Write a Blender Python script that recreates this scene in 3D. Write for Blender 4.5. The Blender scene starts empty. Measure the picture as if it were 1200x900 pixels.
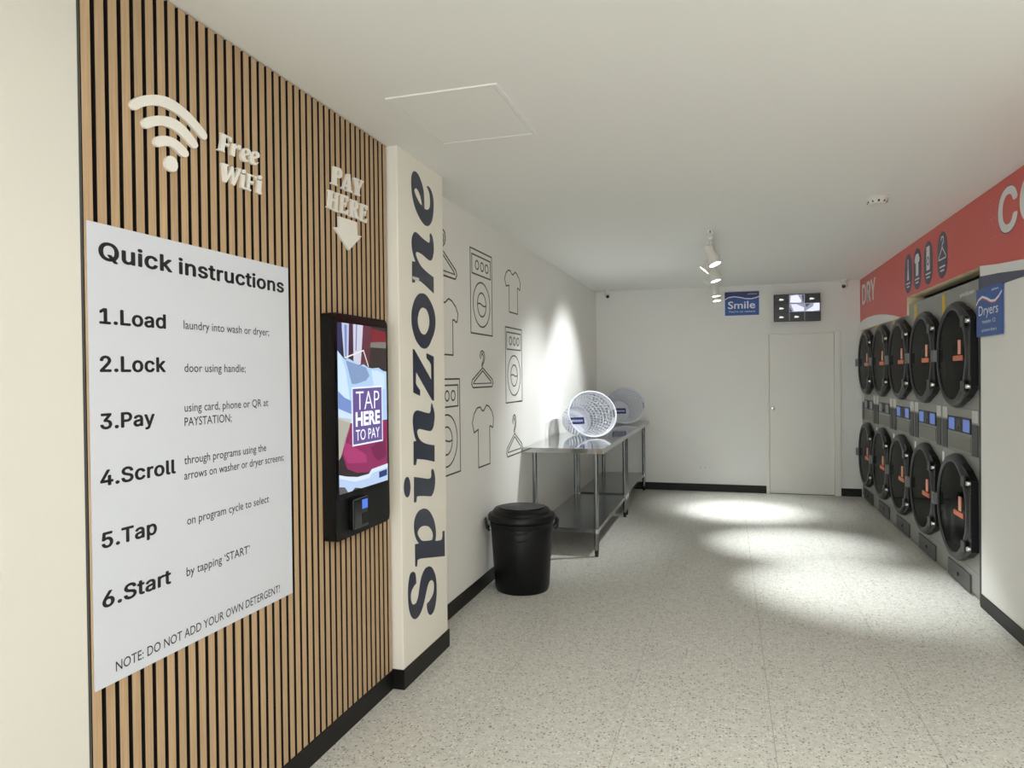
import bpy, bmesh, math, random
from mathutils import Vector, Matrix
from mathutils.geometry import tessellate_polygon
random.seed(7)
SC = bpy.context.scene
C = SC.collection
R = math.radians

# ------------------------------------------------------------------ camera
def make_camera():
    yaw, pitch, roll = R(-16.887), R(-0.6455), R(-0.6356)
    F = Vector((math.sin(yaw)*math.cos(pitch), math.cos(yaw)*math.cos(pitch), math.sin(pitch)))
    Rt = F.cross(Vector((0, 0, 1))).normalized()
    U = Rt.cross(F)
    R2 = Rt*math.cos(roll) + U*math.sin(roll)
    U2 = -Rt*math.sin(roll) + U*math.cos(roll)
    cd = bpy.data.cameras.new('camera')
    cd.sensor_fit = 'HORIZONTAL'; cd.sensor_width = 36.0
    cd.lens = 830.0/1200.0*36.0
    cd.clip_start = 0.05; cd.clip_end = 100
    co = bpy.data.objects.new('camera', cd)
    m = Matrix((R2, U2, -F)).transposed().to_4x4()
    m.translation = Vector((0, 0, 1.5542))
    co.matrix_world = m
    C.objects.link(co)
    SC.camera = co
make_camera()

# ------------------------------------------------------------------ world, big lights, exposure
W = bpy.data.worlds.new('world'); SC.world = W; W.use_nodes = True
W.node_tree.nodes['Background'].inputs[0].default_value = (0.80, 0.90, 1.0, 1)
W.node_tree.nodes['Background'].inputs[1].default_value = 0.5
def area(name, loc, rot, sx, sy, power, col):
    l = bpy.data.lights.new(name, 'AREA'); l.shape = 'RECTANGLE'; l.size = sx; l.size_y = sy
    l.energy = power; l.color = col
    o = bpy.data.objects.new(name, l); o.location = loc; o.rotation_euler = rot; C.objects.link(o)
    return o
area('shopfront_daylight', (0.0, -3.35, 1.5), (R(-90), 0, R(180)), 3.0, 2.3, 92, (0.96, 0.985, 1.0))
area('added_ceiling_fill', (0.75, 1.45, 2.68), (0, 0, 0), 1.0, 0.9, 40, (1.0, 0.98, 0.94))  # unseen fill light added overhead to brighten slats, floor and right wall
SC.view_settings.view_transform = 'Standard'
SC.view_settings.look = 'None'
SC.view_settings.gamma = 1.0
SC.view_settings.use_curve_mapping = False
SC.view_settings.exposure = 0.34
SC.cycles.max_bounces = 10
SC.cycles.diffuse_bounces = 6
SC.cycles.glossy_bounces = 4
SC.cycles.transmission_bounces = 6
SC.cycles.transparent_max_bounces = 12
SC.cycles.sample_clamp_indirect = 6.0
# lettering outlines in wall-plane metres (y, z)
OUTLINES=[
 ("e",[[(3.3973,2.6267),(3.4098,2.6277),(3.4243,2.6267),(3.4386,2.6231),(3.4521,2.6162),(3.4654,2.6066),(3.4776,2.5959),(3.4885,2.5842),(3.4983,2.5712),(3.5059,2.5576),(3.5105,2.544),(3.5128,2.5297),(3.5145,2.5141),(3.5157,2.4953),(3.5162,2.4752),(3.5165,2.4587),(3.5223,2.4583),(3.5294,2.4579),(3.5378,2.4583),(3.548,2.4596),(3.5593,2.4618),(3.5697,2.4654),(3.5786,2.4706),(3.5863,2.4773),(3.5922,2.4859),(3.5957,2.4972),(3.5972,2.5104),(3.5972,2.5233),(3.5958,2.5356),(3.593,2.5476),(3.5892,2.5576),(3.5845,2.5647),(3.579,2.5698),(3.5731,2.5743),(3.5666,2.5786),(3.5598,2.5821),(3.5543,2.585),(3.5573,2.5877),(3.5612,2.5908),(3.5672,2.5924),(3.5765,2.5919),(3.588,2.5899),(3.5992,2.586),(3.6097,2.58),(3.6199,2.572),(3.6284,2.5619),(3.6352,2.5498),(3.6404,2.5355),(3.6429,2.5183),(3.6424,2.496),(3.6393,2.4709),(3.6341,2.4483),(3.627,2.43),(3.6177,2.4143),(3.6064,2.4008),(3.5926,2.3891),(3.5768,2.3798),(3.5605,2.3735),(3.5442,2.3707),(3.5274,2.3709),(3.5102,2.3736),(3.4922,2.3786),(3.4739,2.3859),(3.4557,2.3952),(3.4373,2.4063),(3.4192,2.4192),(3.4032,2.4335),(3.39,2.4495),(3.3788,2.467),(3.3698,2.4848),(3.3633,2.5033),(3.3591,2.5223),(3.3565,2.5401),(3.3557,2.5563),(3.3567,2.5714),(3.359,2.5846),(3.3626,2.5958),(3.3677,2.6052),(3.3737,2.613),(3.3802,2.6193),(3.3878,2.624)],[(3.3921,2.5294),(3.3971,2.5341),(3.4044,2.539),(3.4124,2.5419),(3.4208,2.5421),(3.4299,2.5404),(3.4395,2.5362),(3.4503,2.5293),(3.4616,2.5199),(3.4713,2.5089),(3.4784,2.4953),(3.484,2.4801),(3.4884,2.4676),(3.48,2.4686),(3.4697,2.47),(3.4581,2.4733),(3.4445,2.4796),(3.4298,2.4877),(3.4169,2.496),(3.4064,2.5043),(3.3977,2.5127),(3.3918,2.5195),(3.3893,2.5237),(3.3896,2.5265)]]),
 ("n",[[(3.3878,2.3081),(3.4004,2.3111),(3.414,2.31),(3.4291,2.3076),(3.4458,2.3042),(3.464,2.2994),(3.4831,2.2951),(3.5042,2.2914),(3.5263,2.2881),(3.5451,2.2859),(3.5588,2.2847),(3.5691,2.2846),(3.577,2.2864),(3.5827,2.2907),(3.5861,2.2968),(3.5879,2.3039),(3.5874,2.3122),(3.5853,2.3215),(3.5848,2.3292),(3.5869,2.3348),(3.5906,2.3388),(3.5955,2.3405),(3.6021,2.3393),(3.61,2.3357),(3.6173,2.33),(3.6236,2.3226),(3.6292,2.3131),(3.6335,2.3016),(3.6365,2.2874),(3.6381,2.2712),(3.6374,2.2552),(3.6335,2.2392),(3.6274,2.2234),(3.6202,2.2105),(3.6124,2.2017),(3.6036,2.1957),(3.5935,2.1919),(3.5824,2.1902),(3.57,2.1907),(3.5549,2.1927),(3.5354,2.1965),(3.5132,2.2016),(3.4927,2.2058),(3.475,2.2083),(3.4588,2.2098),(3.4441,2.2105),(3.4302,2.2106),(3.4177,2.2099),(3.4083,2.2082),(3.4023,2.2053),(3.3993,2.2014),(3.3996,2.1959),(3.4038,2.1882),(3.4113,2.179),(3.4213,2.1696),(3.4335,2.16),(3.4483,2.1502),(3.4662,2.1413),(3.488,2.1339),(3.5132,2.1274),(3.5401,2.1213),(3.5706,2.1152),(3.6032,2.1095),(3.6301,2.1048),(3.6299,2.0157),(3.5818,2.0292),(3.5247,2.045),(3.4759,2.057),(3.4405,2.0626),(3.4122,2.0647),(3.3899,2.0662),(3.3822,2.0455),(3.3509,2.0417),(3.3541,2.1519),(3.3949,2.1557),(3.3862,2.1657),(3.3757,2.1781),(3.3668,2.1906),(3.3606,2.2024),(3.3558,2.2145),(3.3529,2.2274),(3.3515,2.2419),(3.3518,2.2573),(3.3554,2.2717),(3.3636,2.2858),(3.3752,2.299)]]),
 ("o",[[(3.468,1.9992),(3.4855,2.0002),(3.5045,1.9998),(3.5236,1.9966),(3.5426,1.99),(3.5616,1.9805),(3.5801,1.9689),(3.5987,1.955),(3.6166,1.9388),(3.631,1.9215),(3.6407,1.9035),(3.6468,1.8845),(3.6492,1.8651),(3.6478,1.8455),(3.6428,1.8257),(3.634,1.8063),(3.6202,1.7869),(3.6028,1.7681),(3.5863,1.7517),(3.573,1.7385),(3.5605,1.7277),(3.5467,1.7191),(3.5308,1.7123),(3.5136,1.7076),(3.496,1.7056),(3.4782,1.7061),(3.4599,1.7091),(3.4412,1.7152),(3.4211,1.7251),(3.4006,1.738),(3.3828,1.7525),(3.3684,1.769),(3.3564,1.787),(3.3472,1.8046),(3.3413,1.8207),(3.3382,1.8363),(3.3372,1.8527),(3.338,1.8704),(3.341,1.8889),(3.3468,1.9071),(3.3567,1.9255),(3.3696,1.9438),(3.3832,1.9595),(3.3968,1.9716),(3.4111,1.9812),(3.4254,1.9886),(3.4391,1.994),(3.4529,1.9974)],[(3.4841,1.9242),(3.4981,1.9239),(3.5135,1.9221),(3.5275,1.9178),(3.5395,1.9105),(3.5502,1.9007),(3.5584,1.8896),(3.564,1.8768),(3.5672,1.8627),(3.5674,1.849),(3.564,1.8359),(3.5576,1.8231),(3.5496,1.8118),(3.5398,1.8018),(3.5285,1.7933),(3.5172,1.7869),(3.5069,1.783),(3.4967,1.7812),(3.4859,1.7812),(3.4739,1.7825),(3.4613,1.7856),(3.4495,1.7908),(3.4385,1.7984),(3.4282,1.8081),(3.4203,1.819),(3.4151,1.8314),(3.4121,1.845),(3.4119,1.8582),(3.4153,1.8709),(3.4215,1.8834),(3.4285,1.8943),(3.436,1.9032),(3.4443,1.9106),(3.4533,1.9164),(3.4627,1.9206),(3.4727,1.9231)]]),
 ("z",[[(3.3486,1.6972),(3.3603,1.7),(3.3751,1.6907),(3.5836,1.5362),(3.5822,1.6192),(3.5634,1.6371),(3.5232,1.6543),(3.5203,1.6824),(3.619,1.6657),(3.6154,1.4233),(3.5931,1.4241),(3.3836,1.5824),(3.3794,1.5232),(3.3897,1.5107),(3.4318,1.485),(3.4297,1.4551),(3.3478,1.4747)]]),
 ("n",[[(3.5823,1.4105),(3.5879,1.4072),(3.5946,1.3995),(3.6012,1.3899),(3.6083,1.3788),(3.6153,1.3658),(3.6199,1.3524),(3.6207,1.3385),(3.6191,1.3242),(3.6159,1.3106),(3.6114,1.2976),(3.6054,1.2854),(3.5977,1.2753),(3.5889,1.2677),(3.5785,1.2623),(3.5646,1.2596),(3.5461,1.2601),(3.5242,1.2633),(3.5013,1.267),(3.476,1.2716),(3.4497,1.2768),(3.428,1.2802),(3.4129,1.281),(3.4021,1.2802),(3.3945,1.2777),(3.3897,1.2735),(3.3881,1.2677),(3.3892,1.2608),(3.393,1.2526),(3.3996,1.2433),(3.4086,1.2343),(3.4196,1.2261),(3.4331,1.2181),(3.4501,1.2106),(3.4717,1.2035),(3.4971,1.1969),(3.5241,1.1909),(3.5548,1.1856),(3.5874,1.1809),(3.6144,1.1771),(3.6115,1.0856),(3.5779,1.0928),(3.5371,1.1015),(3.4965,1.1095),(3.4553,1.1165),(3.4144,1.1228),(3.3817,1.1279),(3.3667,1.0976),(3.3423,1.1006),(3.3437,1.2228),(3.3786,1.2221),(3.3711,1.2304),(3.3619,1.2408),(3.3539,1.2538),(3.3477,1.2712),(3.3427,1.2912),(3.3393,1.3088),(3.3377,1.322),(3.3376,1.333),(3.3392,1.343),(3.3424,1.3529),(3.3473,1.3618),(3.3538,1.3691),(3.3624,1.3743),(3.3725,1.3779),(3.3834,1.3799),(3.3934,1.3803),(3.4042,1.3793),(3.4189,1.3771),(3.4409,1.3734),(3.4672,1.3686),(3.4918,1.3643),(3.5132,1.3609),(3.5328,1.3581),(3.5484,1.3572),(3.5582,1.3591),(3.5639,1.3629),(3.568,1.3681),(3.5704,1.375),(3.5712,1.3833),(3.5726,1.3912),(3.5751,1.3994),(3.5782,1.4071)]]),
 ("i",[[(3.5815,1.0502),(3.5886,1.0475),(3.5965,1.0419),(3.6033,1.0343),(3.6086,1.0246),(3.6128,1.0131),(3.6155,1.0012),(3.6166,0.9891),(3.6162,0.9767),(3.6144,0.9646),(3.6111,0.9524),(3.6063,0.9405),(3.6001,0.9301),(3.592,0.9212),(3.5825,0.9137),(3.5732,0.9083),(3.5671,0.905),(3.561,0.9037),(3.5472,0.9048),(3.5202,0.9096),(3.4859,0.9167),(3.4536,0.9229),(3.4247,0.9272),(3.3975,0.9306),(3.3758,0.9333),(3.3655,0.9039),(3.3401,0.9084),(3.344,1.0391),(3.3693,1.0341),(3.4008,1.028),(3.4323,1.0218),(3.4628,1.0154),(3.4932,1.009),(3.5184,1.0045),(3.5359,1.0026),(3.5478,1.0026),(3.5567,1.0042),(3.5628,1.0076),(3.5658,1.0125),(3.5675,1.0182),(3.5676,1.0251),(3.5664,1.0326),(3.5669,1.0391),(3.5703,1.0445),(3.5755,1.0488)]]),
 ("idot",[[(3.298,0.9932),(3.2971,0.9844),(3.2951,0.9757),(3.2921,0.968),(3.2881,0.9613),(3.2831,0.9556),(3.2777,0.9513),(3.2716,0.9486),(3.2651,0.9473),(3.2586,0.9475),(3.2522,0.9494),(3.2459,0.9528),(3.2402,0.9575),(3.2351,0.9635),(3.2307,0.9707),(3.2272,0.9784),(3.2248,0.9869),(3.2234,0.9959),(3.223,1.0047),(3.2239,1.0134),(3.2258,1.0219),(3.2287,1.0295),(3.2326,1.0362),(3.2374,1.042),(3.2428,1.0463),(3.2487,1.0492),(3.2552,1.0507),(3.2617,1.0506),(3.2681,1.0489),(3.2745,1.0456),(3.2803,1.041),(3.2855,1.0351),(3.2901,1.0279),(3.2937,1.02),(3.2962,1.0115),(3.2977,1.0023)]]),
 ("p",[[(3.4638,0.8539),(3.485,0.8492),(3.5057,0.8417),(3.5258,0.8313),(3.5459,0.8172),(3.5655,0.8),(3.5823,0.7817),(3.5956,0.7625),(3.606,0.7422),(3.6135,0.7231),(3.6178,0.7053),(3.6191,0.6886),(3.6186,0.6746),(3.6158,0.6641),(3.6111,0.6561),(3.6072,0.6498),(3.6195,0.6467),(3.6347,0.643),(3.6512,0.6399),(3.6702,0.6366),(3.6905,0.634),(3.7061,0.6366),(3.7133,0.6486),(3.7156,0.6657),(3.7172,0.68),(3.7424,0.6746),(3.7421,0.5309),(3.6802,0.5438),(3.6071,0.559),(3.5434,0.5723),(3.4939,0.5828),(3.4521,0.5917),(3.4194,0.5981),(3.3977,0.6011),(3.3844,0.6017),(3.3741,0.6021),(3.3649,0.5698),(3.3452,0.5749),(3.3451,0.6905),(3.3956,0.6838),(3.3858,0.6912),(3.374,0.7004),(3.3633,0.711),(3.3545,0.723),(3.3468,0.7363),(3.3411,0.7503),(3.3375,0.7652),(3.3358,0.7808),(3.3367,0.7953),(3.3403,0.8084),(3.3464,0.8204),(3.3552,0.8309),(3.3665,0.84),(3.3804,0.8474),(3.3971,0.8527),(3.4176,0.8555),(3.4409,0.856)],[(3.4795,0.7586),(3.4969,0.7542),(3.5138,0.7486),(3.5294,0.7416),(3.5438,0.7326),(3.5569,0.7222),(3.5671,0.7119),(3.574,0.702),(3.5781,0.6922),(3.5793,0.6833),(3.5763,0.6754),(3.5705,0.6685),(3.5656,0.6629),(3.5495,0.6653),(3.5298,0.6684),(3.5082,0.6722),(3.4832,0.677),(3.4565,0.6826),(3.4343,0.689),(3.4192,0.6964),(3.4082,0.7046),(3.3988,0.7129),(3.3897,0.7213),(3.3822,0.7297),(3.3782,0.7373),(3.3783,0.744),(3.3818,0.75),(3.3882,0.755),(3.3976,0.7595),(3.41,0.7631),(3.4245,0.7649),(3.4415,0.7644),(3.4608,0.7621)]]),
 ("s",[[(3.5292,0.5279),(3.5414,0.523),(3.5543,0.5163),(3.5672,0.5065),(3.5808,0.4926),(3.5943,0.4755),(3.6052,0.4571),(3.6124,0.4374),(3.6168,0.4163),(3.6193,0.3952),(3.6197,0.374),(3.6181,0.3528),(3.6146,0.3333),(3.609,0.316),(3.6014,0.3004),(3.5933,0.2874),(3.585,0.2774),(3.5761,0.2699),(3.5662,0.2647),(3.5549,0.2615),(3.5427,0.2605),(3.5312,0.2621),(3.5207,0.2668),(3.5108,0.2741),(3.5025,0.2827),(3.4958,0.2932),(3.4906,0.3051),(3.4872,0.3158),(3.4862,0.3247),(3.4871,0.3324),(3.4879,0.3386),(3.4977,0.3393),(3.51,0.3403),(3.5235,0.343),(3.539,0.3479),(3.5557,0.3547),(3.5693,0.3627),(3.5779,0.3723),(3.5832,0.3832),(3.586,0.3943),(3.5867,0.4057),(3.5848,0.4173),(3.5805,0.4273),(3.5729,0.4355),(3.5629,0.4421),(3.5524,0.4466),(3.5417,0.4489),(3.5307,0.4491),(3.5203,0.4469),(3.5112,0.4421),(3.5028,0.4351),(3.4943,0.4261),(3.4856,0.4146),(3.4768,0.4012),(3.4681,0.3879),(3.4599,0.3752),(3.4518,0.3625),(3.4423,0.3503),(3.4308,0.3381),(3.4181,0.3264),(3.4048,0.317),(3.3909,0.3103),(3.3764,0.3058),(3.3628,0.3034),(3.3508,0.3026),(3.3396,0.3038),(3.3279,0.3076),(3.3146,0.3142),(3.3009,0.3233),(3.2886,0.3352),(3.2781,0.3503),(3.269,0.3681),(3.2621,0.3873),(3.2579,0.4084),(3.2558,0.4309),(3.2551,0.452),(3.2553,0.4704),(3.2569,0.4874),(3.2599,0.5034),(3.2648,0.5196),(3.2711,0.5349),(3.278,0.5466),(3.2852,0.5532),(3.2929,0.5561),(3.3009,0.5573),(3.3093,0.5573),(3.3179,0.5555),(3.3259,0.5521),(3.3335,0.5477),(3.3405,0.5418),(3.3462,0.5329),(3.35,0.5183),(3.3523,0.5008),(3.3542,0.4863),(3.3425,0.4834),(3.3283,0.4798),(3.3156,0.4753),(3.3053,0.4698),(3.2964,0.4634),(3.29,0.456),(3.2864,0.4474),(3.2853,0.4378),(3.2857,0.4282),(3.2877,0.4186),(3.2913,0.4089),(3.2963,0.4007),(3.3024,0.3945),(3.3099,0.3897),(3.3187,0.3864),(3.3296,0.384),(3.342,0.383),(3.3535,0.3854),(3.3634,0.3922),(3.3724,0.4024),(3.3803,0.4143),(3.3863,0.4282),(3.3913,0.4438),(3.3971,0.4591),(3.4043,0.4741),(3.4124,0.4889),(3.4225,0.502),(3.4362,0.5136),(3.4519,0.5235),(3.4663,0.5306),(3.4777,0.5335),(3.4876,0.5334),(3.4976,0.5325),(3.5079,0.5321),(3.5182,0.5309)]]),
 ("F",[[(1.9733,2.3709),(2.0282,2.37),(2.0257,2.3534),(2.0192,2.3543),(2.0152,2.363),(1.9982,2.3619),(1.9956,2.3426),(2.0083,2.3423),(2.0148,2.3486),(2.0123,2.3335),(2.0039,2.3367),(1.9946,2.3367),(1.9887,2.3164),(1.9928,2.3106),(1.9575,2.3085),(1.9597,2.3127),(1.968,2.3158),(1.9794,2.3644)]]),
 ("r",[[(2.0256,2.3505),(2.0497,2.3565),(2.0473,2.348),(2.0629,2.3577),(2.0763,2.3574),(2.0715,2.3413),(2.0626,2.3416),(2.0582,2.3461),(2.0457,2.3379),(2.042,2.3108),(2.0225,2.3108),(2.0276,2.3425)]]),
 ("e",[[(2.0966,2.3563),(2.1074,2.3591),(2.1174,2.3596),(2.1234,2.3566),(2.1265,2.3519),(2.1258,2.3468),(2.1239,2.3422),(2.096,2.3295),(2.0975,2.3239),(2.1003,2.3189),(2.1057,2.3181),(2.1118,2.3193),(2.117,2.322),(2.1212,2.325),(2.116,2.3188),(2.1093,2.3126),(2.1015,2.3093),(2.0932,2.308),(2.0846,2.309),(2.0775,2.3123),(2.074,2.3189),(2.0734,2.3273),(2.0757,2.3366),(2.0805,2.3455),(2.0877,2.3518)],[(2.0951,2.3484),(2.1002,2.3513),(2.1057,2.3516),(2.1082,2.3481),(2.1078,2.3433),(2.1014,2.3387),(2.0948,2.3365),(2.0935,2.3419)]]),
 ("e",[[(2.1455,2.36),(2.1567,2.3629),(2.167,2.3634),(2.1733,2.3603),(2.1765,2.3555),(2.1758,2.3503),(2.1738,2.3456),(2.1448,2.3327),(2.1464,2.327),(2.1493,2.3219),(2.1549,2.3211),(2.1612,2.3223),(2.1666,2.3251),(2.171,2.3281),(2.1656,2.3218),(2.1587,2.3155),(2.1505,2.3121),(2.1419,2.3108),(2.133,2.3118),(2.1256,2.3152),(2.122,2.3219),(2.1213,2.3304),(2.1237,2.3399),(2.1287,2.349),(2.1362,2.3554)],[(2.1438,2.352),(2.1492,2.3549),(2.1548,2.3552),(2.1575,2.3517),(2.157,2.3468),(2.1504,2.342),(2.1436,2.3398),(2.1422,2.3453)]]),
 ("W",[[(1.9773,2.2721),(2.0088,2.274),(2.0066,2.2676),(2.0023,2.2664),(2.0016,2.2349),(2.0238,2.2724),(2.0346,2.274),(2.0381,2.236),(2.0587,2.2735),(2.0499,2.2725),(2.0522,2.276),(2.0744,2.2778),(2.072,2.2713),(2.0397,2.2118),(2.0267,2.2143),(2.0232,2.2464),(1.9968,2.2109),(1.9863,2.211),(1.9812,2.2605),(1.975,2.2645)]]),
 ("i",[[(2.0673,2.2597),(2.0944,2.2626),(2.0889,2.2199),(2.098,2.2192),(2.091,2.213),(2.0707,2.2138),(2.0761,2.2548)]]),
 ("idot",[[(2.0984,2.2755),(2.0962,2.2705),(2.0909,2.2664),(2.0844,2.2646),(2.0793,2.2659),(2.0774,2.2698),(2.0795,2.2747),(2.0848,2.2789),(2.0912,2.2807),(2.0965,2.2794)]]),
 ("F",[[(2.0992,2.2713),(2.1601,2.2741),(2.155,2.2607),(2.1503,2.264),(2.1457,2.2688),(2.1245,2.2677),(2.1217,2.2505),(2.1358,2.2497),(2.142,2.2543),(2.1379,2.2397),(2.1309,2.2424),(2.1202,2.2426),(2.1164,2.2208),(2.1257,2.2186),(2.1246,2.2133),(2.0933,2.2136),(2.0956,2.218),(2.1049,2.2209),(2.1106,2.2669)]]),
 ("i",[[(2.1622,2.2626),(2.1865,2.2658),(2.1816,2.2249),(2.1879,2.2218),(2.1804,2.2154),(2.1563,2.2172),(2.1644,2.254)]]),
 ("idot",[[(2.1887,2.2787),(2.1864,2.2733),(2.1804,2.2688),(2.1732,2.2669),(2.1674,2.2683),(2.1653,2.2725),(2.1676,2.2778),(2.1735,2.2823),(2.1808,2.2842),(2.1866,2.2828)]]),
 ("P",[[(2.6765,2.4561),(2.7345,2.4629),(2.7497,2.4505),(2.7472,2.4286),(2.7288,2.4166),(2.7045,2.4149),(2.7011,2.386),(2.71,2.3845),(2.7071,2.3792),(2.6571,2.3771),(2.6599,2.3838),(2.6703,2.3865),(2.6807,2.448)],[(2.7098,2.4467),(2.7232,2.4457),(2.7228,2.4291),(2.7066,2.4248)]]),
 ("A",[[(2.7896,2.4541),(2.8181,2.4594),(2.8257,2.3888),(2.8353,2.3872),(2.8322,2.3797),(2.7763,2.3766),(2.7783,2.3828),(2.7924,2.3853),(2.788,2.3962),(2.7675,2.3944),(2.7617,2.3849),(2.769,2.3834),(2.7643,2.3774),(2.7414,2.3784),(2.7443,2.3852),(2.7526,2.3873)],[(2.789,2.4348),(2.7911,2.4066),(2.7724,2.4052)]]),
 ("Y",[[(2.8487,2.454),(2.8981,2.4586),(2.8959,2.4516),(2.8859,2.4505),(2.8973,2.4287),(2.9141,2.4528),(2.904,2.4527),(2.9061,2.4582),(2.9418,2.46),(2.9385,2.4526),(2.9313,2.4523),(2.903,2.4152),(2.8993,2.3896),(2.9062,2.3863),(2.9021,2.3818),(2.8525,2.3783),(2.8546,2.3851),(2.8645,2.3861),(2.8701,2.412),(2.8563,2.4477),(2.8485,2.4471)]]),
 ("H",[[(2.6348,2.3463),(2.6781,2.3487),(2.6762,2.3426),(2.6691,2.3409),(2.6642,2.3167),(2.6878,2.3176),(2.6911,2.3416),(2.6849,2.3424),(2.6868,2.3476),(2.7225,2.3516),(2.7205,2.3441),(2.7133,2.3423),(2.7053,2.275),(2.7115,2.2726),(2.7095,2.2665),(2.6689,2.266),(2.6717,2.2722),(2.6805,2.2742),(2.6858,2.3078),(2.6622,2.306),(2.657,2.2759),(2.6657,2.2746),(2.6629,2.2679),(2.6201,2.269),(2.6228,2.275),(2.6313,2.2769),(2.6432,2.3392),(2.6347,2.3408)]]),
 ("E",[[(2.7316,2.3514),(2.7982,2.357),(2.7976,2.3338),(2.7882,2.3325),(2.782,2.3445),(2.7606,2.3432),(2.7563,2.3194),(2.772,2.3192),(2.7769,2.329),(2.7843,2.3293),(2.779,2.3046),(2.7716,2.3039),(2.769,2.3128),(2.7551,2.3121),(2.7507,2.2826),(2.7757,2.2833),(2.79,2.296),(2.7995,2.2967),(2.7922,2.2725),(2.7186,2.2695),(2.7205,2.276),(2.7296,2.278),(2.7405,2.3465),(2.7314,2.3457)]]),
 ("R",[[(2.8103,2.3488),(2.8734,2.3538),(2.8881,2.3449),(2.8845,2.3243),(2.8674,2.3131),(2.8814,2.2842),(2.8963,2.2824),(2.8911,2.2753),(2.8565,2.274),(2.8428,2.3052),(2.8379,2.3052),(2.8353,2.2803),(2.8469,2.2793),(2.8438,2.2723),(2.8035,2.2711),(2.8056,2.2778),(2.8151,2.2798),(2.8225,2.342),(2.8102,2.3425)],[(2.8457,2.3425),(2.8584,2.342),(2.8579,2.3233),(2.8432,2.3209)]]),
 ("E",[[(2.9032,2.3508),(2.9752,2.3547),(2.9725,2.3338),(2.9641,2.333),(2.9592,2.3435),(2.9355,2.3432),(2.9307,2.3171),(2.945,2.3177),(2.9515,2.3267),(2.9587,2.3267),(2.9529,2.3018),(2.9446,2.3026),(2.9428,2.3112),(2.9295,2.3103),(2.9246,2.2808),(2.9471,2.2805),(2.9609,2.2934),(2.9693,2.2936),(2.9624,2.272),(2.891,2.2714),(2.8932,2.2777),(2.9033,2.2799),(2.9152,2.3461),(2.903,2.3443)]]),
 ("arrow",[[(2.7154,2.2514),(2.8708,2.2573),(2.8742,2.1989),(2.9122,2.2011),(2.7975,2.1182),(2.6767,2.1969),(2.7186,2.2028)]]),
 ("arc",[[(1.6014,2.3302),(1.604,2.3234),(1.6096,2.3185),(1.6153,2.3174),(1.6225,2.3196),(1.6307,2.326),(1.6415,2.3344),(1.6569,2.343),(1.6744,2.3513),(1.6921,2.3579),(1.7102,2.3627),(1.7283,2.365),(1.7471,2.3654),(1.7678,2.3647),(1.7894,2.362),(1.8119,2.3558),(1.8331,2.348),(1.8501,2.3399),(1.8645,2.3323),(1.8771,2.3257),(1.8876,2.3215),(1.8958,2.3216),(1.9018,2.3243),(1.906,2.3288),(1.9078,2.3345),(1.9075,2.3406),(1.9024,2.3478),(1.8883,2.357),(1.8699,2.3669),(1.8504,2.3767),(1.8294,2.3856),(1.8074,2.3923),(1.7858,2.3972),(1.7665,2.4),(1.7479,2.4005),(1.7293,2.3985),(1.7109,2.3945),(1.6931,2.3894),(1.6751,2.3826),(1.655,2.3735),(1.6365,2.3637),(1.6225,2.3545),(1.612,2.3457),(1.6047,2.3376)]]),
 ("arc",[[(1.6432,2.2934),(1.6452,2.2864),(1.6498,2.2807),(1.6556,2.2791),(1.6632,2.2806),(1.6731,2.2865),(1.6849,2.2939),(1.6983,2.3006),(1.713,2.3063),(1.7291,2.3096),(1.7459,2.311),(1.7629,2.3106),(1.7796,2.3079),(1.7949,2.3023),(1.8097,2.2953),(1.825,2.2877),(1.8383,2.2816),(1.8461,2.2798),(1.8519,2.2808),(1.8592,2.2843),(1.8645,2.2896),(1.8662,2.2952),(1.8629,2.3022),(1.8518,2.3118),(1.837,2.3217),(1.8221,2.3303),(1.8062,2.3374),(1.7892,2.3423),(1.7719,2.3448),(1.7552,2.3444),(1.7383,2.3417),(1.7198,2.3373),(1.7016,2.3315),(1.6846,2.3246),(1.6698,2.3174),(1.6585,2.3109),(1.6503,2.3047),(1.6452,2.2991)]]),
 ("arc",[[(1.6859,2.2502),(1.6875,2.245),(1.6916,2.2414),(1.6976,2.2397),(1.7056,2.2404),(1.7164,2.2453),(1.7281,2.251),(1.7386,2.2544),(1.7488,2.2558),(1.7592,2.2545),(1.7698,2.2512),(1.7817,2.2457),(1.7932,2.2407),(1.8026,2.2397),(1.8107,2.241),(1.8181,2.2445),(1.8233,2.2495),(1.8249,2.2556),(1.8222,2.2621),(1.8131,2.2687),(1.8005,2.2748),(1.786,2.2805),(1.7705,2.2845),(1.7558,2.2852),(1.7411,2.2836),(1.7262,2.2805),(1.7124,2.276),(1.7009,2.2706),(1.6921,2.2643),(1.6874,2.2571)]]),
 ("dot",[[(1.7314,2.2148),(1.7279,2.2066),(1.7269,2.1981),(1.7295,2.1907),(1.7348,2.1848),(1.7436,2.1813),(1.7535,2.1805),(1.7627,2.1832),(1.7705,2.1883),(1.7757,2.1951),(1.7781,2.2031),(1.777,2.2123),(1.7734,2.2207),(1.7678,2.2256),(1.7608,2.2281),(1.7524,2.2284),(1.744,2.2263),(1.7369,2.2215)]]),
]
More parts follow.
